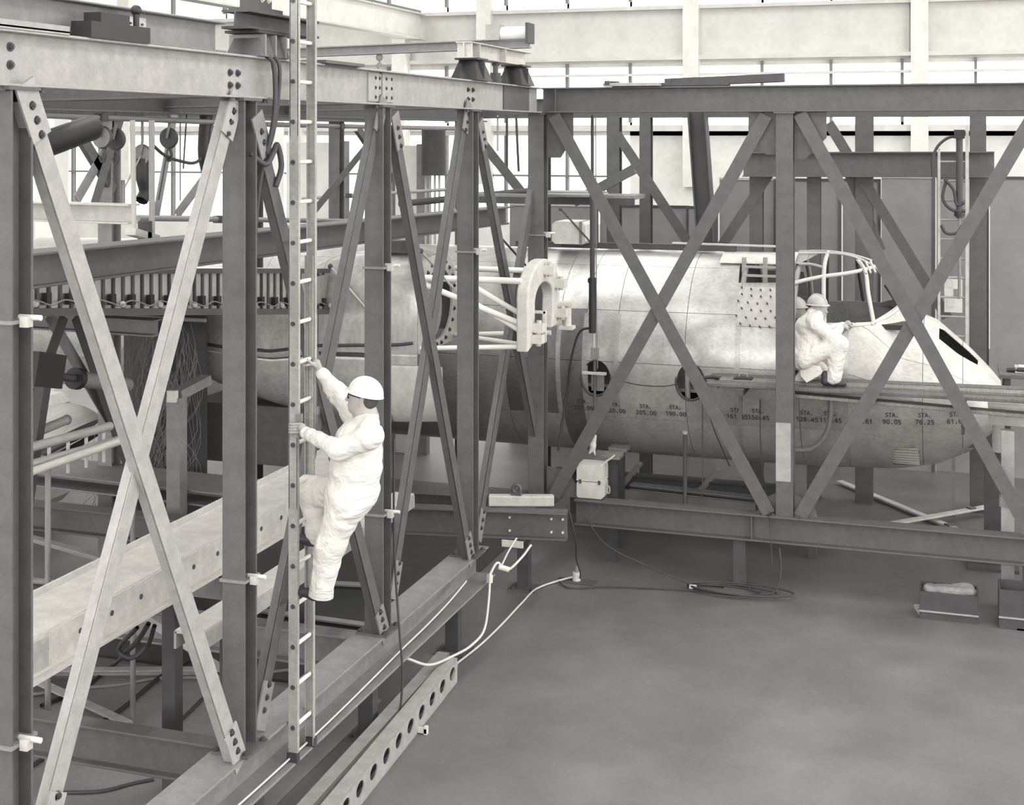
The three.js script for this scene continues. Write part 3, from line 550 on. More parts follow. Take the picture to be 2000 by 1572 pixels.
  bar([Sp([2.866, 3.466, -1.2]), Sp([3.054, 3.516, -1.2]), Sp([3.247, 3.555, -1.2]), Sp([3.515, 3.59, -1.25]), Sp([3.754, 3.619, -1.35]), Sp([3.892, 3.66, -1.5])], 0.026);
  bar([Sp([3.229, 3.802, -1.8]), Sp([3.227, 3.692, -1.35]), Sp([3.241, 3.548, -1.2]), Sp([3.268, 3.281, -1.05]), Sp([3.292, 3.016, -0.98])], 0.027, 'window_post', M.steelPale);
  bar([Sp([3.607, 3.722, -1.5]), Sp([3.717, 3.606, -1.35]), Sp([3.788, 3.347, -1.2]), Sp([3.866, 3.025, -1.1])], 0.026, 'windscreen_post');
  bar([Sp([3.83, 3.023, -1.1]), Sp([4.038, 3.1, -1.15]), Sp([4.22, 3.22, -1.25])], 0.022, 'sill_strip');
  bar([Sp([3.303, 3.013, -1]), Sp([3.591, 3.007, -1.05]), Sp([3.866, 3.025, -1.1])], 0.022, 'sill_strip');
  for (const px of [[3.688, 3.734, -1.6], [3.744, 3.742, -1.6], [3.8, 3.751, -1.6]]) bar([px, [px[0] + 0.07, px[1] - 0.13, px[2] + 0.12]], 0.014);
  bar([[2.6, 3.78, FZ + 0.12], [3.4, 3.79, FZ + 0.12], [3.62, 3.74, FZ + 0.12], [3.86, 3.6, FZ + 0.1], [4.0, 3.36, FZ + 0.08], [4.25, 3.1, FZ + 0.05]], 0.015, 'roof_bar', M.steelPale);
  bar([Sp([2.853, 3.8, -1.7]), Sp([3.226, 3.81, -1.7]), Sp([3.511, 3.779, -1.7]), Sp([3.794, 3.703, -1.7])], 0.015, 'roof_bar', M.steelPale);
  bar([Sp([2.907, 3.678, -1.4]), Sp([3.065, 3.676, -1.4]), Sp([3.221, 3.647, -1.35])], 0.022, 'window_bar', M.steelLight);
  const far = (q) => [q[0], q[1], 2 * FZ - q[2]];
  bar([far(Sp([2.853, 3.8, -1.7])), far(Sp([3.226, 3.81, -1.7])), far(Sp([3.794, 3.703, -1.7]))], 0.015, 'roof_bar', M.steelLight);
  for (const [a, b] of [[[3.55, 3.66, FZ - 0.6], [3.6, 3.05, FZ - 1.15]], [[3.95, 3.4, FZ], [4.22, 3.0, FZ + 0.02]], [[3.15, 3.7, FZ - 0.75], [3.1, 3.0, FZ - 1.2]]]) bar([a, b], 0.026, 'windscreen_post', M.steelDark);
  part('glare_shield', bx(0.5, 0.06, 1.9, 3.98, 2.98, FZ), M.black, F); part('instrument_panel', bx(0.05, 0.5, 1.9, 3.75, 2.72, FZ), M.black, F);
  // frames in the small opening above the studded doubler
  for (const p of [[2.225, 3.584, -1.15], [2.493, 3.592, -1.15]]) { const q = Sp(p); part('frame_stub', bx(0.05, 0.34, 0.08, q[0], q[1], q[2] - 0.08), M.steelLight, F); }
  for (const y of [[2.383, 3.657, -1.25], [2.39, 3.552, -1.2]]) part('stringer', bx(0.6, 0.03, 0.03, 2.55, y[1], y[2] - 0.12), M.steelLight, F);
  // studded doubler plate
  const dp = part('doubler_plate', patch(2.22, 2.9, 43, 66, 0.012, 0.01, 6, 6), M.steelPale, F, 'pale plate with many small pins');
  for (let i = 0; i < 6; i++) for (let j = 0; j < 6; j++) { const q = fus(2.25 + i * 0.12 + 0.03 * Math.sin(j * 9), 44 + j * 4.2 + 1.2 * Math.sin(i * 7), 0.03); const m = part('pin', cyl(0.011, 0.011, 0.06, 6).rotateX(1.2), M.bolt, dp); m.position.set(...q); }
  // rivet lines along the sheet joints are too small to show; the lap strips are not
  for (const x of [-0.05, 0.3, 0.72, 2.25, 3.55]) part('lap_strip', patch(x - 0.03, x + 0.03, 62, 150, 0.006, 0.005, 2, 18), M.alu2, F);
  // stencilled station marks
  const marks = [['STA.', '237.00', 1140, 787], ['STA.', '220.00', 1202, 793], ['STA.', '205.00', 1262, 798], ['STA.', '190.00', 1320, 800], ['STA.', '161.45', 1440, 806], ['STA.', '150.45', 1482, 808], ['STA.', '128.45', 1576, 812], ['STA.', '117.45', 1622, 814], ['STA.', '103.61', 1682, 816], ['STA.', '90.05', 1742, 818], ['STA.', '76.25', 1806, 820], ['STA.', '61.05', 1868, 820]];
  const spots = [[0.263, 1.867, -0.95], [0.682, 1.854, -0.95], [1.082, 1.853, -0.95], [1.464, 1.864, -0.95], [2.236, 1.88, -0.95], [2.502, 1.884, -0.95], [3.087, 1.896, -0.95], [3.368, 1.902, -0.95], [3.73, 1.909, -0.97], [4.087, 1.92, -1], [4.464, 1.924, -1.04], [4.826, 1.929, -1.1]];
  marks.forEach(([a, b], i) => {
    const c = document.createElement('canvas'); c.width = 128; c.height = 96; const k = c.getContext('2d');
    k.fillStyle = '#000'; k.fillRect(0, 0, 128, 96); k.fillStyle = '#fff'; k.textAlign = 'center'; k.font = 'bold 29px monospace'; k.fillText(a, 64, 40); k.font = 'bold 33px monospace'; k.fillText(b, 64, 78);
    const al = new THREE.CanvasTexture(c);
    const m = new THREE.MeshStandardMaterial({ color: 0x3b393b, roughness: 0.7, alphaMap: al, transparent: true });
    const q = spots[i], x = q[0], [t, bb, w] = profAt(x), cy = (t + bb) / 2, h = (t - bb) / 2, ph = 180 - Math.acos(Math.max(-1, Math.min(1, -(q[1] - cy) / h))) * 180 / Math.PI + 0;
    const phi = Math.acos((q[1] - cy) / h) * 180 / Math.PI, dx = 0.145, dp2 = 5.2;
    const g = new THREE.PlaneGeometry(1, 1, 6, 4), P = g.attributes.position;
    for (let n = 0; n < P.count; n++) { const u = P.getX(n), v = P.getY(n); const sp = S(x + u * 2 * dx, q[1] + v * 0.23); P.setXYZ(n, sp[0], sp[1] - 0.003, sp[2] + 0.012); }
    g.computeVertexNormals(); part('station_mark', g, m, F, `stencilled mark reading ${a} ${b}`);
  });
  // drain hose and lines on the side
  part('curved_pipe', tube([[3.386, 2.182, -0.75], [3.386, 1.954, -0.75], [3.321, 1.706, -0.8], [3.152, 1.522, -0.85], [2.903, 1.473, -0.88]], 0.028, 40, 8), M.steelMid, F);
}

// ---------- wing ----------
{
  const Wg = thing('wing', 'aircraft wing with its leading edge removed to show the ribbed front spar', 'wing');
  // the front spar stands at x = -2.1 and climbs towards the tip (towards the camera)
  const z0 = 1.7, z1 = 8.2, yB = (z) => 3.28 + (z - z0) * 0.122, H = (z) => 0.5 - (z - z0) * 0.028, X = -2.1;
  const sheet = (pts, t, m, n) => { const g = new THREE.BufferGeometry(); const P = [...pts, ...pts.map((p) => [p[0] - (t[0] || 0), p[1] - (t[1] || 0), p[2]])]; const f = [0, 1, 2, 0, 2, 3, 4, 6, 5, 4, 7, 6, 0, 4, 5, 0, 5, 1, 1, 5, 6, 1, 6, 2, 2, 6, 7, 2, 7, 3, 3, 7, 4, 3, 4, 0]; const pos = []; f.forEach((i) => pos.push(...P[i])); g.setAttribute('position', new THREE.Float32BufferAttribute(pos, 3)); const uv = []; f.forEach((i) => uv.push(P[i][2], P[i][1] + P[i][0])); g.setAttribute('uv', new THREE.Float32BufferAttribute(uv, 2)); g.computeVertexNormals(); return part(n, g, m, Wg); };
  sheet([[X, yB(z0), z0], [X, yB(z1), z1], [X, yB(z1) + H(z1), z1], [X, yB(z0) + H(z0), z0]], [0.015, 0], M.steelPale, 'spar_web');
  sheet([[X - 0.02, yB(z0) + H(z0), z0], [X - 0.02, yB(z1) + H(z1), z1], [X - 3.2, yB(z1) + H(z1) - 0.1, z1 + 0.3], [X - 3.6, yB(z0) + H(z0) - 0.05, z0]].reverse(), [0, 0.015], M.alu, 'upper_skin');
  sheet([[X - 0.02, yB(z0), z0], [X - 0.02, yB(z1), z1], [X - 3.2, yB(z1) + 0.12, z1 + 0.3], [X - 3.6, yB(z0) + 0.2, z0]], [0, 0.015], M.alu, 'lower_skin');
  part('upper_boom', barGeo([X + 0.02, yB(z0) + H(z0) - 0.02, z0], [X + 0.02, yB(z1) + H(z1) - 0.02, z1], 0.06, 0.05), M.steel, Wg);
  part('lower_boom', barGeo([X + 0.03, yB(z0) + 0.01, z0], [X + 0.03, yB(z1) + 0.01, z1], 0.09, 0.06), M.steel, Wg);
  for (let i = 0; i < 44; i++) {
    const z = z0 + 0.1 + i * 0.147, y = yB(z), h = H(z) - 0.05;
    part('spar_stiffener', bx(0.018, h, 0.03, X + 0.012, y + h / 2 + 0.02, z), i % 3 === 1 ? M.steelDark : M.steel, Wg);
    if (i % 2) part('clip', bx(0.05, 0.09, 0.06, X + 0.05, y + 0.11, z - 0.07), M.black, Wg);
    if (i % 4 === 0) part('clip', new THREE.SphereGeometry(0.03, 8, 6).translate(X + 0.07, y + 0.07, z - 0.05), M.steelPale, Wg);
  }
  const wp = []; for (let i = 0; i <= 40; i++) { const z = z0 + 0.2 + i * 0.155; wp.push([X + 0.09, yB(z) + 0.09 + 0.025 * Math.sin(i * 2.1), z]); }
  part('spar_wiring', tube(wp, 0.007, 160, 6), M.steelMid, Wg);
  part('access_door', bx(0.02, 0.3, 0.34, X + 0.03, yB(2) + 0.26, 2.0), M.steelLight, Wg);
  // wing root running into the fuselage
  sheet([[X, 3.28, z0], [X + 0.5, 3.05, -0.9], [X + 0.5, 3.5, -0.9], [X, 3.78, z0]].reverse(), [0.015, 0], M.alu, 'root_web');
  sheet([[X, 3.78, z0], [X + 0.5, 3.52, -0.9], [X - 3.4, 3.45, -0.9], [X - 3.6, 3.74, z0]].reverse(), [0, 0.015], M.alu, 'root_skin');
}
// ---------- engine nacelle ----------
{
  const N = thing('engine_nacelle', 'open fronted metal engine nacelle under the wing behind the climbing man', 'nacelle');
  // superellipse loft along x: x, top, bottom, half width, centre z
  const st = [[-3.82, 3.35, 2.36, 0.55], [-3.5, 3.42, 2.25, 0.56], [-2.8, 3.6, 2.08, 0.6], [-2.2, 3.9, 2.0, 0.62], [-1.7, 3.97, 1.97, 0.63], [-1.2, 3.97, 1.98, 0.63], [-0.95, 3.95, 2.0, 0.62]];
  const at = (x) => { let i = 0; while (i < st.length - 2 && x > st[i + 1][0]) i++; const a = st[i], b = st[i + 1], t = (x - a[0]) / (b[0] - a[0]); return [1, 2, 3].map((k) => a[k] + (b[k] - a[k]) * t); };
  const pt = (x, phi, off) => { const [t, b, w] = at(x), a = phi * Math.PI / 180, e = 0.62, c = Math.cos(a), s = Math.sin(a); return [x, (t + b) / 2 + ((t - b) / 2 + off) * Math.sign(c) * Math.abs(c) ** e, 1.13 + (w + off) * Math.sign(s) * Math.abs(s) ** e]; };
  const shell = (x0, x1, p0, p1, m, n, off = 0, lab) => {
    const nx = 12, np = 40, pos = [], uv = [], idx = [];
    for (const o of [off, off - 0.012]) for (let i = 0; i <= nx; i++) for (let j = 0; j <= np; j++) { const x = x0 + (x1 - x0) * i / nx, p = p0 + (p1 - p0) * j / np; pos.push(...pt(x, p, o)); uv.push(x, p / 90); }
    const K = (nx + 1) * (np + 1), id = (i, j, k) => k * K + i * (np + 1) + j, q = (a, b, c, d) => idx.push(a, b, c, a, c, d);
    for (let i = 0; i < nx; i++) for (let j = 0; j < np; j++) { q(id(i, j, 0), id(i, j + 1, 0), id(i + 1, j + 1, 0), id(i + 1, j, 0)); q(id(i, j, 1), id(i + 1, j, 1), id(i + 1, j + 1, 1), id(i, j + 1, 1)); }
    for (let i = 0; i < nx; i++) { q(id(i, 0, 0), id(i + 1, 0, 0), id(i + 1, 0, 1), id(i, 0, 1)); q(id(i, np, 0), id(i, np, 1), id(i + 1, np, 1), id(i + 1, np, 0)); }
    for (let j = 0; j < np; j++) { q(id(0, j, 0), id(0, j, 1), id(0, j + 1, 1), id(0, j + 1, 0)); q(id(nx, j, 0), id(nx, j + 1, 0), id(nx, j + 1, 1), id(nx, j, 1)); }
    const g = new THREE.BufferGeometry(); g.setAttribute('position', new THREE.Float32BufferAttribute(pos, 3)); g.setAttribute('uv', new THREE.Float32BufferAttribute(uv, 2)); g.setIndex(idx); g.computeVertexNormals();
    return part(n, g, m, N, lab);
  };
  shell(-2.18, -0.95, -90, 92, M.alu, 'upper_cowl'); shell(-3.82, -2.19, 20, 93, M.alu, 'rear_cowl'); shell(-3.82, -2.19, 267, 380, M.alu, 'rear_cowl');
  shell(-3.82, -1.35, 93.6, 150, M.alu, 'lower_cowl'); shell(-3.82, -1.35, 150, 266, M.alu, 'belly_cowl'); shell(-1.349, -0.95, 92, 118, M.alu, 'lower_cowl');
  // lap line
  const lp = []; for (let i = 0; i <= 20; i++) lp.push(pt(-3.8 + i * 0.14, 90 + 0.5 * Math.sin(i * 0.16), 0.012)); part('seam_strip', tube(lp, 0.02, 60, 6), M.steelDark, N);
  // firewall with its big oval opening and bolted ring
  const ring = new THREE.Shape(); for (let i = 0; i <= 48; i++) { const p = pt(-0.95, i * 7.5, -0.01); if (p[1] < 2.86) p[1] = 2.86; i ? ring.lineTo(p[2], p[1]) : ring.moveTo(p[2], p[1]); }
  const hole = new THREE.Path(); for (let i = 0; i <= 36; i++) { const a = i / 36 * 6.2832; const z = 1.13 + 0.46 * Math.cos(a), y = 3.36 + 0.42 * Math.sin(a); i ? hole.lineTo(z, y) : hole.moveTo(z, y); } ring.holes.push(hole);
  part('firewall_ring', new THREE.ExtrudeGeometry(ring, { depth: 0.03, bevelEnabled: false }).rotateY(-Math.PI / 2).translate(-0.93, 0, 0), M.steelPale, N);
  for (let i = 0; i < 22; i++) { const a = i / 22 * 6.2832; const q = part('bolt', boltX, M.bolt, N); q.position.set(-0.92, 3.38 + 0.49 * Math.sin(a), 1.13 + 0.53 * Math.cos(a)); }
  part('inner_wall', bx(0.03, 1.1, 1.1, -1.55, 3.35, 1.13), M.primer, N); part('duct', cyl(0.3, 0.36, 0.5, 24).rotateZ(Math.PI / 2).translate(-1.25, 3.3, 1.2), M.primer, N);
  // torn lower lip: a curved pale plate hanging in front
  { const g = shell(-1.3, -0.66, 96, 150, M.white, 'torn_lip', 0.03, 'white torn cowling edge'); }
  part('lip_frame', tube([pt(-0.66, 96, 0.03), pt(-0.66, 112, 0.03), pt(-0.66, 130, 0.03), pt(-0.68, 150, 0.03)], 0.022, 20, 6), M.steelLight, N);
  part('gear_bay', bx(2.2, 0.7, 1.0, -2.9, 1.75, 1.0), M.steel, N);
  part('deck_box', bx(0.35, 0.14, 0.2, -1.3, 4.04, 1.4), M.steelDark, N);
  // engine mount: tubes and the white arch
  const E = thing('engine_mount', 'white engine mount arch on pale tubes in front of the nacelle', 'engine mount');
  const T = (a, b, r) => part('mount_tube', rod(a, b, r, 12), M.rung, E);
  T([-0.93, 3.72, 1.72], [0.28, 3.72, 1.72], 0.036); T([-0.93, 3.66, 1.7], [0.28, 3.25, 1.74], 0.034); T([-0.3, 3.6, 1.55], [0.28, 3.32, 1.62], 0.03); T([-0.4, 3.5, 1.65], [0.28, 3.17, 1.74], 0.032);
  T([-0.93, 2.92, 1.7], [0.28, 3.0, 1.74], 0.028); T([-0.93, 3.72, 0.55], [0.28, 3.72, 0.6], 0.034); T([-0.93, 2.92, 0.6], [0.28, 3.0, 0.6], 0.03); T([-0.93, 2.92, 0.6], [0.28, 3.02, 1.7], 0.026);
  const ar = new THREE.Shape(), oz = 1.18; // arch in the plane across the axis
  const outer = [], inn = [];
  for (let i = 0; i <= 20; i++) { const a = Math.PI * i / 20; outer.push([oz + 0.6 * Math.cos(a), 3.52 + 0.38 * Math.sin(a)]); inn.push([oz + 0.38 * Math.cos(a), 3.44 + 0.24 * Math.sin(a)]); }
  ar.moveTo(oz + 0.6, 2.98); outer.forEach(([z, y]) => ar.lineTo(z, y)); ar.lineTo(oz - 0.6, 3.12); ar.lineTo(oz - 0.34, 3.12); inn.reverse().forEach(([z, y]) => ar.lineTo(z, y)); ar.lineTo(oz + 0.38, 3.04); ar.closePath();
  const ag = new THREE.ExtrudeGeometry(ar, { depth: 0.1, bevelEnabled: true, bevelSize: 0.02, bevelThickness: 0.02, bevelSegments: 2 }); ag.rotateY(-Math.PI / 2).translate(0.36, 0, 0);
  part('arch', ag, M.white, E);
  for (const [y, z] of [[3.2, 1.6], [3.08, 1.62], [3.25, 0.66], [3.8, 1.18], [3.6, 0.72]]) { const c = part('mount_lug', bx(0.16, 0.1, 0.12, 0.42, y, z), M.white, E); part('lug_pin', cyl(0.03, 0.03, 0.16, 10).translate(0.44, y, z), M.steelPale, c); }
  part('bracket', merge([bx(0.03, 0.34, 0.04, 0.48, 3.2, 1.5), bx(0.14, 0.03, 0.04, 0.42, 3.36, 1.5), bx(0.14, 0.03, 0.04, 0.42, 3.04, 1.5)]), M.white, E);
  part('bracket', merge([cyl(0.05, 0.05, 0.26, 12).translate(0.46, 3.2, 0.52), bx(0.16, 0.04, 0.16, 0.46, 3.34, 0.52), bx(0.16, 0.04, 0.16, 0.46, 3.06, 0.52)]), M.white, E);
}

// ======================= people =======================
// distance-field figure meshed with surface nets: capsules (a, b, ra, rb) and ellipsoids (c, r)
const smin = (a, b, k) => { const h = Math.max(k - Math.abs(a - b), 0) / k; return Math.min(a, b) - h * h * k * 0.25; };
function field(prims, k, disp) {
  const P = prims.map((q) => { if (q.c) return q; const ba = [q.b[0] - q.a[0], q.b[1] - q.a[1], q.b[2] - q.a[2]]; return { ...q, ba, L: ba[0] ** 2 + ba[1] ** 2 + ba[2] ** 2 || 1e-9 }; });
  return (x, y, z) => {
    let d = 9;
    for (const q of P) {
      let e;
      if (q.c) { const X = (x - q.c[0]) / q.r[0], Y = (y - q.c[1]) / q.r[1], Z = (z - q.c[2]) / q.r[2], l = Math.sqrt(X * X + Y * Y + Z * Z); e = (l - 1) * Math.min(q.r[0], q.r[1], q.r[2]); }
      else { const X = x - q.a[0], Y = y - q.a[1], Z = z - q.a[2]; let t = (X * q.ba[0] + Y * q.ba[1] + Z * q.ba[2]) / q.L; t = t < 0 ? 0 : t > 1 ? 1 : t; const sx = q.sz && 1; const A = X - q.ba[0] * t, B = Y - q.ba[1] * t, C = (Z - q.ba[2] * t) / (q.flat || 1); e = (Math.sqrt(A * A + B * B + C * C) - (q.ra + (q.rb - q.ra) * t)); }
      d = smin(d, e, q.k || k);
    }
    return disp ? d + disp(x, y, z) : d;
  };
}
function nets(f, lo, hi, s) {
  const n = [0, 1, 2].map((i) => Math.ceil((hi[i] - lo[i]) / s) + 1), [nx, ny, nz] = n, V = new Float32Array(nx * ny * nz);
  const I = (i, j, k) => (k * ny + j) * nx + i;
  for (let k = 0; k < nz; k++) for (let j = 0; j < ny; j++) for (let i = 0; i < nx; i++) V[I(i, j, k)] = f(lo[0] + i * s, lo[1] + j * s, lo[2] + k * s);
  const id = new Int32Array(nx * ny * nz).fill(-1), pos = [], idx = [];
  for (let k = 0; k < nz - 1; k++) for (let j = 0; j < ny - 1; j++) for (let i = 0; i < nx - 1; i++) {
    let c = 0, X = 0, Y = 0, Z = 0; const g = [];
    for (let q = 0; q < 8; q++) g.push(V[I(i + (q & 1), j + ((q >> 1) & 1), k + (q >> 2))]);
    for (const [a, b] of [[0, 1], [2, 3], [4, 5], [6, 7], [0, 2], [1, 3], [4, 6], [5, 7], [0, 4], [1, 5], [2, 6], [3, 7]]) if ((g[a] < 0) !== (g[b] < 0)) { const t = g[a] / (g[a] - g[b]); X += (a & 1) + t * ((b & 1) - (a & 1)); Y += ((a >> 1) & 1) + t * (((b >> 1) & 1) - ((a >> 1) & 1)); Z += (a >> 2) + t * ((b >> 2) - (a >> 2)); c++; }
    if (c) { id[I(i, j, k)] = pos.length / 3; pos.push(lo[0] + (i + X / c) * s, lo[1] + (j + Y / c) * s, lo[2] + (k + Z / c) * s); }
  }
  const quad = (a, b, c, d, fl) => { if (a < 0 || b < 0 || c < 0 || d < 0) return; fl ? idx.push(a, b, c, a, c, d) : idx.push(a, c, b, a, d, c); };
  for (let k = 1; k < nz - 1; k++) for (let j = 1; j < ny - 1; j++) for (let i = 1; i < nx - 1; i++) {
    const v = V[I(i, j, k)] < 0;
    if (v !== V[I(i + 1, j, k)] < 0) quad(id[I(i, j - 1, k - 1)], id[I(i, j, k - 1)], id[I(i, j, k)], id[I(i, j - 1, k)], v);
    if (v !== V[I(i, j + 1, k)] < 0) quad(id[I(i - 1, j, k - 1)], id[I(i - 1, j, k)], id[I(i, j, k)], id[I(i, j, k - 1)], v);
    if (v !== V[I(i, j, k + 1)] < 0) quad(id[I(i - 1, j - 1, k)], id[I(i, j - 1, k)], id[I(i, j, k)], id[I(i - 1, j, k)], v);
  }
  const g = new THREE.BufferGeometry(); g.setAttribute('position', new THREE.Float32BufferAttribute(pos, 3)); g.setIndex(idx); g.computeVertexNormals();
  const uv = []; for (let i = 0; i < pos.length; i += 3) uv.push(pos[i] * 2 + pos[i + 2], pos[i + 1] * 2); g.setAttribute('uv', new THREE.Float32BufferAttribute(uv, 2));
  return g;
}
function bounds(prims, pad) {
  const lo = [9e9, 9e9, 9e9], hi = [-9e9, -9e9, -9e9];
  for (const q of prims) for (const [p, r] of q.c ? [[q.c, Math.max(...q.r)]] : [[q.a, q.ra], [q.b, q.rb]]) for (let i = 0; i < 3; i++) { lo[i] = Math.min(lo[i], p[i] - r - pad); hi[i] = Math.max(hi[i], p[i] + r + pad); }
  return [lo, hi];
}
const flesh = (prims, k, s, disp) => { const [lo, hi] = bounds(prims, 0.03); return nets(field(prims, k, disp), lo, hi, s); };
const add = (a, b, t = 1) => [a[0] + b[0] * t, a[1] + b[1] * t, a[2] + b[2] * t];
const cap = (a, b, ra, rb, o) => ({ a, b, ra, rb, ...o });
// head in its own frame: face towards -x, up +y, left ear towards +z
function headPrims(c, yaw, pitch) {
  const q = new THREE.Quaternion().setFromEuler(new THREE.Euler(0, yaw, pitch, 'YZX')), w = (p) => { const v = v3(p).applyQuaternion(q); return [c[0] + v.x, c[1] + v.y, c[2] + v.z]; };
  const K = 0.03;
  return { w, prims: [
    { c: c, r: [0.098, 0.112, 0.078], k: K }, cap(w([-0.03, 0.01, 0]), w([-0.045, -0.07, 0]), 0.07, 0.05, { k: K }), cap(w([-0.06, -0.095, 0]), w([-0.02, -0.075, 0]), 0.03, 0.05, { k: K }),
    cap(w([-0.098, 0.005, 0]), w([-0.122, -0.035, 0]), 0.012, 0.016, { k: 0.015 }), cap(w([-0.085, 0.02, -0.04]), w([-0.085, 0.02, 0.04]), 0.02, 0.02, { k: 0.02 }),
    cap(w([-0.095, -0.066, -0.02]), w([-0.095, -0.066, 0.02]), 0.013, 0.013, { k: 0.012 }),
    cap(w([0.015, 0.02, 0.077]), w([0.008, -0.03, 0.075]), 0.016, 0.012, { k: 0.008 }), cap(w([0.015, 0.02, -0.077]), w([0.008, -0.03, -0.075]), 0.016, 0.012, { k: 0.008 }),
  ], q };
}
// hard hat: dome with a centre ridge and an all-round brim
function hardHat(parent, H, m, c) {
  const pr = []; for (let i = 0; i <= 14; i++) { const a = i / 14 * Math.PI / 2; pr.push(new THREE.Vector2(0.134 * Math.cos(a) + 1e-4, 0.128 * Math.sin(a))); }
  const dome = new THREE.LatheGeometry(pr, 40).scale(1.08, 1, 0.9), ridge = new THREE.TorusGeometry(0.134, 0.012, 6, 24, Math.PI).scale(1.07, 0.97, 1), brim = new THREE.CylinderGeometry(0.136, 0.152, 0.012, 40).scale(1.1, 1, 0.92).translate(-0.008, -0.004, 0);
  const peak = new THREE.CylinderGeometry(0.1, 0.11, 0.012, 24).translate(-0.075, -0.008, 0).scale(1, 1, 0.9);
  const g = part('hard_hat', merge([dome, ridge, brim, peak]), m, parent); g.scale.setScalar(0.9); const p = H.w([0.012, 0.05, 0]); g.position.set(...p); g.quaternion.copy(H.q); return g;
}
// five fingers closed round a bar: palm centre, direction of the fingers' root row (bar axis), curl centre
function handPrims(wrist, palm, axis, grip, thumbSide, R = 0.017) {
  const A = v3(axis).normalize(), out = [], pc = v3(palm), gc = v3(grip);
  out.push(cap(wrist, palm, 0.027, 0.034, { k: 0.02 }));
  const rad = pc.clone().sub(gc); rad.addScaledVector(A, -rad.dot(A)); const rl = Math.max(0.028, R + 0.012); const r0 = rad.clone().normalize();
  const lens = [0.9, 1.0, 0.95, 0.8];
  for (let f = 0; f < 4; f++) {
    const off = A.clone().multiplyScalar((f - 1.5) * 0.021), root = pc.clone().add(off).addScaledVector(r0, -0.004); let prev = root;
    for (let s = 1; s <= 3; s++) { const ang = -thumbSide * s * 0.85 * lens[f], d = r0.clone().applyAxisAngle(A, ang).multiplyScalar(rl), p = gc.clone().add(off).add(d); out.push(cap(prev.toArray(), p.toArray(), 0.0105 - s * 0.0006, 0.0098 - s * 0.0006, { k: 0.006 })); prev = p; }
  }
  const tb = pc.clone().lerp(v3(wrist), 0.35).addScaledVector(A, 0.03), t1 = gc.clone().addScaledVector(A, 0.035).add(r0.clone().applyAxisAngle(A, thumbSide * 0.9).multiplyScalar(rl)), t2 = gc.clone().addScaledVector(A, 0.03).add(r0.clone().applyAxisAngle(A, thumbSide * 1.9).multiplyScalar(rl));
  out.push(cap(tb.toArray(), t1.toArray(), 0.014, 0.011, { k: 0.01 }), cap(t1.toArray(), t2.toArray(), 0.011, 0.009, { k: 0.006 }));
  return out;
}
function shoe(parent, heel, toe, m) {
  const d = v3(toe).sub(v3(heel)), L = d.length(); d.normalize();
  const mid = add(heel, d.toArray(), L * 0.45);
  const g = flesh([cap(add(heel, [0, 0.045, 0]), add(mid, [0, 0.04, 0]), 0.046, 0.044), cap(add(mid, [0, 0.04, 0]), add(toe, [0, 0.03, 0]), 0.044, 0.034), cap(add(heel, [0, 0.04, 0]), add(heel, [0, 0.12, 0]), 0.045, 0.05)], 0.03, 0.011);
  const s = part('shoe', g, m, parent); const o = new THREE.Object3D();
  part('sole', geoBetween(heel, toe, (l) => { const sh = new THREE.Shape(); sh.absellipse(0, l / 2, 0.046, l / 2 + 0.04, 0, 6.2832); return new THREE.ExtrudeGeometry(sh, { depth: 0.022, bevelEnabled: false }).rotateX(Math.PI / 2); }), M.black, s);
}
function wrinkle(a) {                                               // long shallow creases running across the limbs
  const rid = (t) => 1 - Math.sqrt(Math.abs(Math.sin(t)));
  return (x, y, z) => { const w = 1.8 * Math.sin(6 * x + 4 * z + 3 * y), n = vnoise(1, x * 0.9 + z * 0.37, y * 0.9 + z * 0.5); return a * (0.9 * n * n - 0.7 * rid(13 * y + 9 * x - 5 * z + w) * Math.max(0, n + 0.45) - 0.5 * rid(17 * x - 21 * y + 8 * z - w) * Math.max(0, 0.3 - n)) * -1; };
}

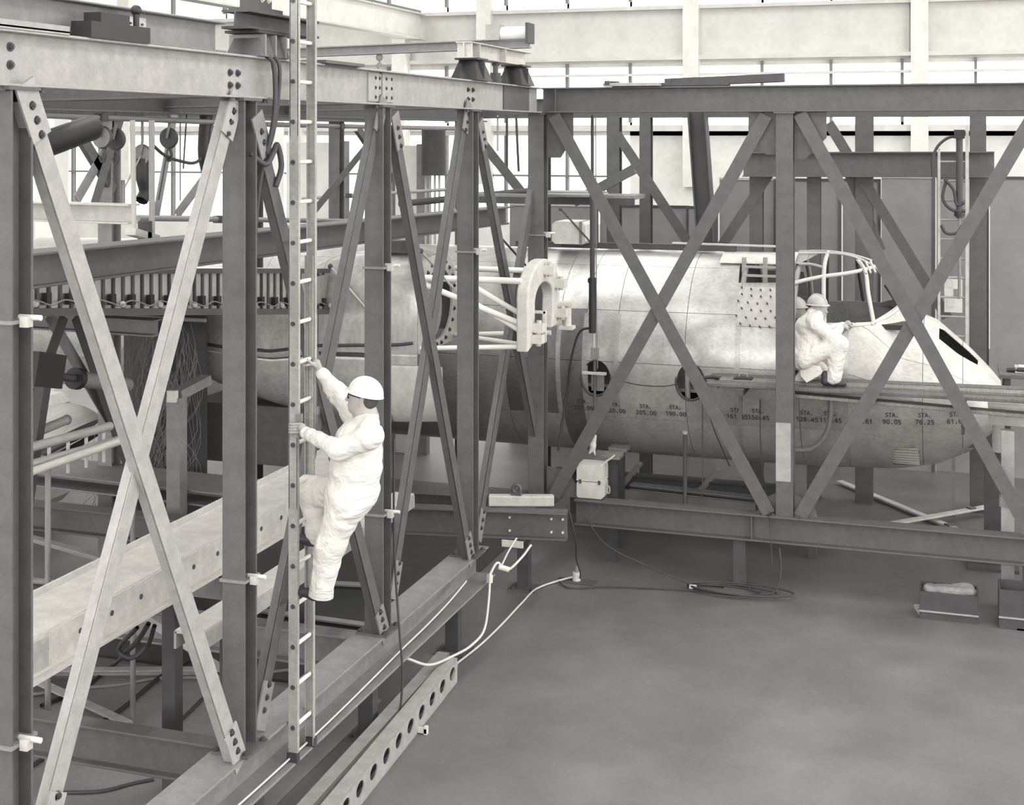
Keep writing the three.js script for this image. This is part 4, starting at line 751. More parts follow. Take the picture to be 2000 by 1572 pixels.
// ---- the climber ----
const LZ = 6.63, LX = 0.08;                                          // ladder centre
{
  const P = thing('person', 'man in white coveralls and hard hat climbing the tall ladder', 'person');
  const near = 6.83, far = 6.45;
  const pel = [0.459, 2.625, 6.63], che = [0.561, 3.035, 6.63], nek = [0.62, 3.217, 6.63], hed = [0.595, 3.345, 6.64];
  const sN = [0.751, 3.118, 6.85], eN = [0.51, 3.013, 6.9], wN = [0.184, 3.092, 6.8], hN = [0.132, 3.125, 6.79];
  const sF = [0.466, 3.107, 6.44], eF = [0.283, 3.329, 6.42], wF = [0.15, 3.513, 6.47], hF = [0.116, 3.568, 6.5];
  const hipN = [0.514, 2.593, 6.73], knN = [0.376, 2.261, 6.74], anN = [0.299, 1.945, 6.74], hipF = [0.37, 2.554, 6.53], knF = [0.096, 2.592, 6.52], anF = [0.162, 2.268, 6.53];
  const H = headPrims(hed, 0.1, -0.22);
  const gripN = [0.09, hN[1] + 0.0, 6.79], gripF = [0.08, 3.585, 6.545];
  const palN = add(hN, [0.035, 0.005, 0.01]), palF = add(hF, [0.02, 0.0, 0.0]);
  const skeleton = [...H.prims, cap(add(hed, [0.02, -0.05, 0]), nek, 0.052, 0.06), cap(che, pel, 0.13, 0.12), cap(nek, che, 0.07, 0.13), cap(sN, eN, 0.045, 0.038), cap(eN, wN, 0.038, 0.027), cap(sF, eF, 0.045, 0.038), cap(eF, wF, 0.038, 0.027), cap(hipN, knN, 0.07, 0.05), cap(knN, anN, 0.05, 0.035), cap(hipF, knF, 0.07, 0.05), cap(knF, anF, 0.05, 0.035), cap(nek, sN, 0.06, 0.05), cap(nek, sF, 0.06, 0.05),
  ];
  const bodyLow = flesh(skeleton, 0.05, 0.014);
  const headFine = flesh([...H.prims, cap(add(hed, [0.02, -0.05, 0]), nek, 0.052, 0.06, { k: 0.03 })], 0.03, 0.0045);
  const handN = flesh(handPrims(add(wN, [0, 0, 0]), palN, [0, 1, 0.0], gripN, 1, 0.02), 0.01, 0.0035);
  const handF = flesh(handPrims(wF, palF, [0, 0, 1], gripF, 1, 0.016), 0.01, 0.0035);
  part('body', merge([bodyLow, headFine, handN, handF]), M.skin, P);
  const suit = [cap(che, [0.535, 2.84, 6.63], 0.165, 0.178, { flat: 1.15 }), cap([0.535, 2.84, 6.63], [0.493, 2.636, 6.63], 0.178, 0.17, { flat: 1.12 }), cap(add(nek, [0.01, -0.06, 0]), che, 0.08, 0.16, { flat: 1.2 }), cap(nek, sN, 0.062, 0.078), cap(nek, sF, 0.062, 0.078), cap(sN, eN, 0.088, 0.07), cap(eN, add(wN, [0.02, 0, 0]), 0.07, 0.047), cap(sF, eF, 0.09, 0.068), cap(eF, add(wF, [0.02, -0.03, 0]), 0.068, 0.05),
    cap(pel, hipN, 0.15, 0.125), cap(hipN, knN, 0.145, 0.108), cap(knN, add(anN, [0, -0.03, 0]), 0.108, 0.09), cap(pel, hipF, 0.15, 0.12), cap(hipF, knF, 0.13, 0.1), cap(knF, anF, 0.1, 0.085), cap(pel, [0.569, 2.642, 6.63], 0.15, 0.14)];
  const cov = part('coveralls', flesh(suit, 0.06, 0.011, wrinkle(0.016)), M.cloth, P, 'loose white coveralls');
  const belt = new THREE.TorusGeometry(0.176, 0.007, 6, 40).rotateX(Math.PI / 2).scale(1, 1, 1.15); const bm = part('waist_seam', belt, M.wallGrey, cov); bm.position.set(...[0.519, 2.851, 6.63]); bm.rotation.z = -0.15;
  const col = part('collar', new THREE.TorusGeometry(0.075, 0.018, 8, 24).rotateX(Math.PI / 2), M.cloth, cov); col.position.set(nek[0], nek[1] + 0.01, nek[2]); col.rotation.z = -0.35;
  for (const [c, a] of [[add(anN, [0, -0.05, 0]), 0]]) { const m = part('trouser_cuff', new THREE.CylinderGeometry(0.09, 0.096, 0.07, 20, 1, true), M.cloth, cov); m.position.set(...c); m.rotation.z = -0.15; }
  hardHat(P, H, M.hat);
  part('hair', flesh([{ c: H.w([0.03, 0.012, 0]), r: [0.085, 0.085, 0.08] }, cap(H.w([0.07, -0.02, -0.04]), H.w([0.07, -0.02, 0.04]), 0.03, 0.03)], 0.03, 0.008), M.hair, P);
  const gl = part('spectacles', merge([rod(H.w([0.01, 0.022, 0.083]), H.w([-0.1, 0.022, 0.07]), 0.005, 6), rod(H.w([0.01, 0.022, -0.083]), H.w([-0.1, 0.022, -0.07]), 0.005, 6), new THREE.TorusGeometry(0.022, 0.005, 6, 16).rotateY(Math.PI / 2).applyQuaternion(H.q).translate(...H.w([-0.105, 0.008, 0.034])), new THREE.TorusGeometry(0.022, 0.005, 6, 16).rotateY(Math.PI / 2).applyQuaternion(H.q).translate(...H.w([-0.105, 0.008, -0.034]))]), M.hair, P);
  shoe(P, add(anN, [0.03, -0.13, 0]), add(anN, [-0.17, -0.1, 0]), M.shoe); shoe(P, add(anF, [0.02, -0.11, 0]), add(anF, [-0.17, -0.09, 0]), M.shoe);
}
// ---- the crouching man outside the cockpit ----
{
  const P = thing('person', 'man in white coveralls crouching on the planks beside the cockpit', 'person');
  const zc = -0.5;
  const pel = [3.079, 2.711, -0.45], che = [3.17, 3.025, -0.5], nek = [3.238, 3.193, -0.54], hed = [3.26, 3.265, -0.56];
  const sN = [3.248, 3.113, -0.32], eN = [3.446, 2.951, -0.34], wN = [3.507, 3.039, -0.6], sF = [3.196, 3.07, -0.72], eF = [3.359, 2.959, -0.78], wF = [3.517, 3.021, -0.92];
  const hipN = [3.101, 2.702, -0.36], knN = [3.528, 2.882, -0.34], anN = [3.458, 2.483, -0.34], hipF = [3.102, 2.656, -0.58], knF = [3.268, 2.526, -0.6], anF = [3.039, 2.404, -0.6];
  const H = headPrims(hed, Math.PI - 0.55, -0.0);
  const sk = [...H.prims, cap(hed, nek, 0.05, 0.058), cap(nek, che, 0.07, 0.12), cap(che, pel, 0.12, 0.12), cap(sN, eN, 0.045, 0.036), cap(eN, wN, 0.036, 0.026), cap(sF, eF, 0.045, 0.036), cap(eF, wF, 0.036, 0.026), cap(hipN, knN, 0.07, 0.05), cap(knN, anN, 0.05, 0.035), cap(hipF, knF, 0.07, 0.05), cap(knF, anF, 0.05, 0.035), cap(nek, sN, 0.06, 0.05), cap(nek, sF, 0.06, 0.05)];
  const hN = flesh(handPrims(wN, add(wN, [0.06, 0.01, -0.05]), [1, 0, 0.3], add(wN, [0.07, -0.03, -0.07]), 1), 0.01, 0.004), hF = flesh(handPrims(wF, add(wF, [0.06, 0.03, -0.02]), [1, 0, 0.3], add(wF, [0.07, 0.0, -0.05]), 1), 0.01, 0.004);
  part('body', merge([flesh(sk, 0.05, 0.014), flesh([...H.prims, cap(hed, nek, 0.05, 0.058, { k: 0.03 })], 0.03, 0.006), hN, hF]), M.skin, P);
  const suit = [cap(che, pel, 0.165, 0.17, { flat: 1.15 }), cap(add(nek, [-0.02, -0.02, 0]), che, 0.09, 0.16, { flat: 1.2 }), cap(nek, sN, 0.07, 0.085), cap(nek, sF, 0.07, 0.085), cap(sN, eN, 0.085, 0.07), cap(eN, wN, 0.07, 0.048), cap(sF, eF, 0.085, 0.068), cap(eF, wF, 0.068, 0.048), cap(pel, hipN, 0.16, 0.13), cap(hipN, knN, 0.125, 0.095), cap(knN, anN, 0.092, 0.085), cap(pel, hipF, 0.16, 0.12), cap(hipF, knF, 0.12, 0.09), cap(knF, anF, 0.085, 0.075)];
  const cov = part('coveralls', flesh(suit, 0.055, 0.012, wrinkle(0.016)), M.cloth, P, 'loose white coveralls');
  const tail = new THREE.Shape([[-0.16, 0.1], [0.16, 0.06], [0.2, -0.04], [-0.05, -0.2], [-0.14, -0.1]].map(([x, y]) => new THREE.Vector2(x, y)));
  const tm = part('coat_tail', new THREE.ExtrudeGeometry(tail, { depth: 0.015, bevelEnabled: true, bevelSize: 0.005, bevelThickness: 0.005 }), M.cloth, cov); tm.scale.setScalar(0.75); tm.position.set(...[3.186, 2.565, -0.34]);
  hardHat(P, H, M.hatGrey);
  part('hair', flesh([{ c: H.w([0.03, 0.005, 0]), r: [0.085, 0.085, 0.08] }], 0.03, 0.01), M.hair, P);
  shoe(P, [3.364, 2.394, -0.34], [3.575, 2.388, -0.34], M.shoe); shoe(P, [2.978, 2.351, -0.6], [3.148, 2.336, -0.6], M.shoe);
}
// ---- the man inside the cockpit, half hidden by the column ----
{
  const P = thing('person', 'man in a grey hard hat inside the open cockpit behind the column', 'person');
  const hed = [2.895, 3.111, -1.5], nek = add(hed, [-0.02, -0.16, 0]), che = add(nek, [0, -0.24, 0]), pel = add(che, [0, -0.3, 0]);
  const H = headPrims(hed, Math.PI + 0.2, 0);
  const sN = add(nek, [0, -0.05, 0.2]), sF = add(nek, [0, -0.05, -0.2]), eN = add(sN, [0.08, -0.26, 0.06]), eF = add(sF, [0.08, -0.26, -0.06]), wN = add(eN, [0.22, 0.02, -0.05]), wF = add(eF, [0.22, 0.02, 0.05]);
  part('body', flesh([...H.prims, cap(hed, nek, 0.05, 0.06), cap(nek, che, 0.07, 0.12), cap(che, pel, 0.12, 0.12), cap(sN, eN, 0.045, 0.036), cap(eN, wN, 0.036, 0.03), cap(sF, eF, 0.045, 0.036), cap(eF, wF, 0.036, 0.03), cap(pel, add(pel, [0.38, -0.02, 0.1]), 0.08, 0.06), cap(pel, add(pel, [0.38, -0.02, -0.1]), 0.08, 0.06)], 0.04, 0.013), M.skin, P);
  part('coveralls', flesh([cap(nek, che, 0.085, 0.15, { flat: 1.2 }), cap(che, pel, 0.15, 0.15, { flat: 1.2 }), cap(nek, sN, 0.07, 0.075), cap(nek, sF, 0.07, 0.075), cap(sN, eN, 0.075, 0.06), cap(eN, wN, 0.06, 0.042), cap(sF, eF, 0.075, 0.06), cap(eF, wF, 0.06, 0.042), cap(pel, add(pel, [0.38, -0.02, 0.1]), 0.11, 0.085), cap(pel, add(pel, [0.38, -0.02, -0.1]), 0.11, 0.085)], 0.05, 0.014, wrinkle(0.005)), M.steel, P, 'dark overalls');
  hardHat(P, H, M.hatGrey);
  part('hair', flesh([{ c: H.w([0.03, 0.005, 0]), r: [0.085, 0.085, 0.08] }], 0.03, 0.012), M.hair, P);
}

// ======================= ladders =======================
{
  const L = thing('extension_ladder', 'tall pale metal ladder standing on the sill beam under the climber', 'ladder');
  const yr = [0.08, 3.603, 6.585][1], z0 = 6.485, z1 = 6.775, top = 7.6, bot = 0.61;
  const rail = (z, y0, y1, dx, s) => part('rail', merge([bx(0.07, y1 - y0, 0.006, LX + dx, (y0 + y1) / 2, z), bx(0.008, y1 - y0, 0.03, LX + dx + 0.034, (y0 + y1) / 2, z - s * 0.012), bx(0.008, y1 - y0, 0.03, LX + dx - 0.034, (y0 + y1) / 2, z - s * 0.012)]), M.ladder, L);
  rail(z1, bot, 4.4, 0, 1); rail(z0, bot, 4.4, 0, -1); rail(z1 + 0.008, 3.05, top, 0.012, 1); rail(z0 - 0.008, 3.05, top, 0.012, -1);
  for (let y = yr - 0.305 * 9; y < top; y += 0.305) if (y > bot + 0.1) {
    const r = part('rung', cyl(0.016, 0.016, z1 - z0 + 0.01, 12).rotateX(Math.PI / 2), M.rung, L); r.position.set(LX + 0.005, y, LZ);
    const c = part('rung_end', cyl(0.018, 0.018, 0.008, 12).rotateX(Math.PI / 2), M.bolt, r); c.position.z = (z1 - z0) / 2 + 0.016;
  }
  for (const z of [z0, z1]) part('rubber_foot', bx(0.085, 0.07, 0.05, LX, bot + 0.02, z), M.rubber, L);
  for (const z of [z0, z1]) { const h = part('lock_hook', merge([rod([LX + 0.05, 3.06, z], [LX + 0.05, 3.2, z], 0.014), bx(0.05, 0.06, 0.03, LX + 0.05, 3.2, z)]), M.steelMid, L); }
}
{
  const L = thing('access_ladder', 'narrow pale ladder with hoses hanging behind the nose', 'ladder');
  const a = [4.591, 5.143, -3.6], b = [4.957, 5.459, -3.6], y0 = [4.957, 2.337, -3.6][1];
  part('rail', bx(0.035, a[1] - y0, 0.05, a[0], (a[1] + y0) / 2, -3.6), M.steelPale, L); part('rail', bx(0.045, b[1] - y0, 0.06, b[0], (b[1] + y0) / 2, -3.6), M.steelPale, L);
  for (let y = a[1] - 0.18; y > y0; y -= 0.265) part('rung', rod([a[0], y, -3.6], [b[0], y, -3.6], 0.014), M.steelLight, L);
  const H = thing('hydraulic_strut', 'dark hydraulic strut clamped beside the narrow ladder', 'strut', null, [b[0] - 0.1, 0, -3.52]);
  part('cylinder', cyl(0.045, 0.045, 1.1, 14).translate(0, 4.75, 0), M.steelDark, H); part('rod', cyl(0.022, 0.022, 1.2, 10).translate(0, 3.7, 0), M.steelMid, H); part('collar', cyl(0.07, 0.07, 0.06, 14).translate(0, 4.25, 0), M.black, H); part('clevis', bx(0.14, 0.12, 0.12, 0, 5.34, 0), M.black, H);
  const hoses = [['black hose arching over the top of the narrow ladder', [[4.911, 5.298, -3.5], [4.732, 5.298, -3.5], [4.579, 5.179, -3.5], [4.512, 5.004, -3.5], [4.512, 4.759, -3.5]]], ['black hose looping down the narrow ladder', [[4.699, 4.761, -3.5], [4.645, 4.446, -3.5], [4.765, 4.308, -3.5], [4.931, 4.297, -3.5]]], ['black hose crossing the middle of the narrow ladder', [[4.666, 4.726, -3.48], [4.778, 4.588, -3.48], [4.831, 4.38, -3.48], [4.924, 4.409, -3.48]]], ['thin black hose sagging below the strut collar', [[4.619, 4.096, -3.5], [4.685, 3.993, -3.5], [4.818, 3.996, -3.5], [4.898, 4.102, -3.5]]]];
  hoses.forEach(([l, p]) => solo('hose', l, 'hose', 'hoses on the narrow ladder', tube(p, 0.02, 40, 8), M.rubber));
  const n = thing('notice_board', 'pale notice board with papers behind the narrow ladder', 'board', null, [4.776, 3.103, -4]); part('board', bx(0.24, 0.5, 0.02), M.wallGrey, n); part('post', bx(0.05, [4.776, 3.103, -4][1], 0.04, 0, [4.776, 3.103, -4][1] / -2, -0.03), M.steelMid, n); for (const [x, y] of [[-0.05, 0.15], [0.05, 0.02], [-0.04, -0.12]]) part('paper', bx(0.09, 0.12, 0.006, x, y, 0.014), y < 0.1 && y > 0 ? M.steelMid : M.white, n);
}
// ======================= around the fuselage =======================
{ // planks of the walkway beside the cockpit
  const pl = [
    ['long weathered plank nearest the fuselage on the walkway', [1.95, 2.36, -0.72], [7.2, 2.42, -0.72]], ['long weathered plank in the middle of the walkway', [2.1, 2.36, -0.5], [7.2, 2.41, -0.5]], ['long weathered plank at the outer edge of the walkway', [1.98, 2.35, -0.28], [7.2, 2.36, -0.28]],
    ['lower plank slung under the walkway', [2.8, 2.27, -0.34], [7.2, 2.14, -0.3]]];
  pl.forEach(([l, a, b], i) => { const g = thing('plank', l, 'plank', 'planks of the walkway'); const len = lay(g, a, b); part('board', chamfer(0.2, 0.04, len, 0.006), i % 2 ? M.wood : M.woodDark, g); part('end_cleat', bx(0.19, 0.03, 0.08, 0, -0.03, 0.1), M.woodDark, g); });
  for (const [x, l] of [[2.4, 'dark bearer under the inner end of the walkway'], [4.9, 'dark bearer under the walkway near the nose']]) { const g = thing('walkway_bearer', l, 'bearer', 'bearers of the walkway', [x, 2.29, -0.44]); part('bar', bx(0.08, 0.08, 0.74), M.steelDark, g); part('hanger', bx(0.04, 0.3, 0.04, 0, -0.18, 0.3), M.steelDark, g); }
  const tl = thing('tool_case', 'small dark tool case lying on the walkway planks', 'tool case', null, [2.38, 2.359, -0.5]); part('body', chamfer(0.22, 0.1, 0.14, 0.015).translate(0, 0.0, -0.07), M.black, tl); part('handle', tube([[-0.05, 0.05, 0], [-0.04, 0.085, 0], [0.04, 0.085, 0], [0.05, 0.05, 0]], 0.008, 16, 6), M.steelLight, tl);
  solo('cable', 'dark cable lying along the inner end of the walkway', 'cable', null, tube([[1.873, 2.36, -0.55], [2.009, 2.372, -0.6], [2.169, 2.346, -0.58], [2.322, 2.351, -0.6]], 0.02, 30, 6), M.rubber);
}
{ // vertical actuator in front of the round port
  const x = [0.51, 3.821, -0.45][0], g = thing('load_actuator', 'dark vertical load actuator hanging in front of the round port', 'actuator', null, [x, 0, -0.45]);
  const Y = (py) => [py];
  part('upper_rod', rod([0, [0.51, 4.587, -0.45][1], 0], [0, 5.58, 0], 0.02), M.steelDark, g); part('sleeve', rod([0, [0.51, 3.534, -0.45][1], 0], [0, [0.51, 4.619, -0.45][1], 0], 0.032), M.steelDark, g); part('cylinder', rod([0, [0.51, 2.863, -0.45][1], 0], [0, [0.51, 3.553, -0.45][1], 0], 0.045, 16), M.black, g);
  part('gland', rod([0, [0.51, 3.489, -0.45][1], 0], [0, [0.51, 3.54, -0.45][1], 0], 0.058, 16), M.black, g); part('lower_rod', rod([0.02, [0.51, 2.608, -0.45][1], 0], [0.02, [0.51, 2.876, -0.45][1], 0], 0.016), M.steelPale, g); part('load_cell', bx(0.09, 0.14, 0.07, 0.03, [0.51, 2.608, -0.45][1], 0), M.steelMid, g); part('link', rod([0.03, [0.51, 1.395, -0.45][1], 0], [0.03, [0.51, 2.544, -0.45][1], 0], 0.018), M.steel, g);
  const f = part('clamp_flange', bx(0.3, 0.03, 0.05, 0.03, [0.51, 2.365, -0.45][1], 0.02), M.steelPale, g); part('spade', bx(0.16, 0.2, 0.02, 0.06, [0.51, 2.238, -0.45][1], -0.04), M.aluDark, g);
  const hs = [['thin black hose curving from the actuator down the fuselage side', [[0.51, 2.927, -0.45], [0.351, 2.881, -0.5], [0.21, 2.57, -0.6], [0.114, 2.094, -0.7], [0.021, 1.327, -0.6]]], ['pair of slack lines between the two round ports', [[0.763, 2.248, -0.7], [1.055, 2.196, -0.72], [1.38, 2.202, -0.72], [1.578, 2.255, -0.7]]], ['thin line falling below the second round port', [[1.837, 2.185, -0.75], [1.864, 1.648, -0.6], [1.9, 1.072, -0.4], [1.912, 0.943, -0.3]]], ['thin wire slanting below the second round port', [[1.835, 2.112, -0.8], [1.961, 1.66, -0.88], [2.053, 1.39, -0.98], [2.117, 1.175, -1.1]]], ['thin line falling beside the banded column', [[2.541, 2.091, -0.8], [2.555, 1.674, -0.7], [2.614, 1.289, -0.5], [2.75, 0.934, -0.02], [2.801, 0.377, 0.1]]], ['thin wire hanging beside the actuator rod', [[0.615, 5.635, -0.2], [0.595, 4.594, -0.3], [0.563, 3.185, -0.45], [0.576, 2.42, -0.45]]]];
  hs.forEach(([l, p], i) => solo(i ? 'line' : 'hose', l, i ? 'line' : 'hose', 'lines beside the fuselage', tube(p, i ? 0.007 : 0.016, 40, 6), i === 5 ? M.steelMid : M.rubber));
  const wr = thing('wrapped_joint', 'pale rag knotted round the actuator link', 'rag', null, [0.525, 1.466, -0.42]); part('knot', flesh([cap([0, 0, 0], [0.03, 0.12, 0], 0.035, 0.02), cap([0, 0, 0], [-0.04, -0.1, 0.02], 0.03, 0.012), cap([0, 0, 0], [0.03, -0.12, 0], 0.025, 0.01)], 0.03, 0.012), M.cloth, wr);
}
{ // white case on the sill
  const g = thing('instrument_case', 'white instrument case with a latch standing on the sill', 'case', null, [0.576, 0.857, -0.2]); g.position.y = 0.9;
  part('body', chamfer(0.33, 0.2, 0.26, 0.02).translate(0, 0.1, -0.13), M.white, g); part('lid', chamfer(0.33, 0.2, 0.26, 0.02).translate(0, 0.31, -0.13), M.white, g); part('seam', bx(0.335, 0.012, 0.265, 0, 0.215, 0), M.wallGrey, g); for (const s of [-0.12, 0.12]) part('latch', bx(0.03, 0.05, 0.01, s, 0.2, 0.133), M.bolt, g); part('handle', tube([[0.17, 0.13, 0], [0.21, 0.13, 0], [0.21, 0.05, 0], [0.17, 0.05, 0]], 0.01, 20, 8), M.steelLight, g);
  part('open_flap', barGeo([0.12, 0.4, 0], [0.26, 0.5, 0], 0.2, 0.015), M.white, g);
  const jb = [['grey block under the fuselage beside the white case', [0.729, 1.218, -0.6], 0.12, 0.5], ['dark trestle post under the fuselage belly', [0.675, 1.176, -1.2], 0.12, 0.6]];
  jb.forEach(([l, p, w, h]) => { const q = thing('trestle_post', l, 'post', 'posts under the fuselage', [p[0], 0, p[2]]); part('shaft', bx(w, p[1] + 0.1, w, 0, (p[1] + 0.1) / 2, 0), M.steelDark, q); part('pad', bx(w * 2, 0.05, w * 2, 0, p[1] + 0.1, 0), M.wood, q); });
  const pp = thing('standing_pipe', 'dark upright pipe standing before the fuselage belly', 'pipe', null, [[1.697, 1.005, -0.35][0], 0.86, -0.35]); part('pipe', cyl(0.026, 0.026, 0.85, 12).translate(0, 0.43, 0), M.steelDark, pp); part('cap', cyl(0.032, 0.032, 0.03, 12).translate(0, 0.86, 0), M.steelLight, pp);
  iBeam('low_rail', 'dark rail lying just behind the sill under the fuselage', 'beam', 'rails under the fuselage', [1.0, 0.98, -0.5], [2.55, 0.98, -0.35], 0.07, 0.16, M.steelDark); const lr1 = iBeam('low_rail', 'pale rail lying on the floor under the fuselage belly', 'beam', 'rails under the fuselage', [0.3, 0.35, -1.6], [3.4, 0.35, -1.5], 0.14, 0.16, M.steelLight); for (const z of [0.3, 2.8]) part('foot', bx(0.14, 0.28, 0.1, 0, -0.21, z), M.steelDark, lr1);
  const lr2 = iBeam('low_rail', 'dark skid on feet below the fuselage', 'beam', 'rails under the fuselage', [-0.6, 0.5, -2.6], [2.6, 0.5, -2.6], 0.2, 0.2, M.steelDark); for (const z of [0.3, 2.9]) part('foot', bx(0.16, 0.4, 0.12, 0, -0.3, z), M.steelDark, lr2);
  const strt = [['pale prop slanting under the fuselage belly', [0.35, 0.397, -2.6], [0.673, 0.803, -2.4]], ['pale prop leaning under the belly near the standing pipe', [1.475, 0.452, -2.6], [1.749, 0.807, -2.4]], ['short dark prop leaning beside the corner column foot', [-0.545, 0.376, -2.6], [-0.167, 0.74, -2.4]]];
  strt.forEach(([l, a, b], i) => { const g2 = thing('prop', l, 'prop', 'props under the fuselage'); const len = lay(g2, a, b); part('bar', chamfer(0.09, 0.05, len, 0.006), i === 2 ? M.steelDark : M.steelLight, g2); part('foot', bx(0.14, 0.08, 0.03, 0, 0, 0.0), M.steelMid, g2); });
}
{ // crossed boards inside the frame under the nose, pale canisters and posts at its end
  for (const [l, a, b] of [['long pale board lying on the floor under the nose', [3.12, 0.05, -5.306], [5.012, 0.05, -2.951]], ['pale board crossing the long one under the nose', [3.871, 0.12, -2.817], [5.212, 0.12, -4.209]]]) { const g = thing('floor_board', l, 'board', 'crossed boards under the nose'); const len = lay(g, a, b); part('board', chamfer(0.11, 0.03, len, 0.004), M.steelPale, g); part('batten', bx(0.1, 0.02, 0.1, 0, 0.025, len * 0.85), M.woodDark, g); }
  const p = thing('pale_post', 'pale post with a collar under the nose end of the rig', 'post', null, [[5.378, 0.725, -0.35][0], 0, -0.35]); part('shaft', bx(0.14, 2.0, 0.12, 0, 1.0, 0), M.steelLight, p); part('collar', bx(0.18, 0.1, 0.16, 0, 1.2, 0), M.steelMid, p);
  const c = thing('canister', 'white canister standing by the nose under the walkway', 'canister', null, [5.291, 1.65, -0.8]); part('body', cyl(0.07, 0.07, 0.34, 18).translate(0, 0.17, 0), M.white, c); part('lid', cyl(0.08, 0.08, 0.04, 18).translate(0, 0.36, 0), M.steelPale, c);
  const ns = thing('nose_stand', 'dark stand holding up the nose of the fuselage', 'stand', null, [5.25, 0, -1.9]); part('post', bx(0.2, 1.5, 0.2, 0, 0.75, 0), M.steelDark, ns); part('saddle', bx(0.5, 0.1, 0.6, -0.05, 1.55, 0), M.steelDark, ns); part('foot', bx(0.6, 0.04, 0.6, 0, 0.02, 0), M.steelDark, ns);
  const bx2 = thing('white_box', 'white box on the planks past the nose', 'box', null, [5.434, 2.187, -0.9]); part('body', chamfer(0.5, 0.22, 0.4, 0.02).translate(0, -0.1, -0.2), M.white, bx2); part('lid', bx(0.52, 0.03, 0.42, 0, 0.02, 0), M.wallGrey, bx2);
  const tb = thing('work_table', 'cluttered table standing beyond the nose', 'table', null, [6.1, 0, -3.2]); part('top', bx(1.5, 0.05, 0.9, 0, 2.2, 0), M.woodDark, tb); for (const sx of [-0.65, 0.65]) for (const sz of [-0.38, 0.38]) part('leg', bx(0.08, 2.2, 0.08, sx, 1.1, sz), M.steelDark, tb);
  const pn = thing('paper_tray', 'pale tray of papers on the table beyond the nose', 'tray', null, [5.75, 2.225, -3.1]); part('tray', bx(0.4, 0.06, 0.3, 0, 0.03, 0), M.steelPale, pn); part('sheet', bx(0.3, 0.01, 0.22, 0, 0.066, 0), M.white, pn);
  solo('hose', 'black hose curving off the table beyond the nose', 'hose', null, tube([[5.45, 2.25, -3.0], [5.7, 2.27, -2.95], [6.1, 2.25, -2.95], [6.6, 2.26, -2.9]], 0.03, 30, 8), M.rubber);
}
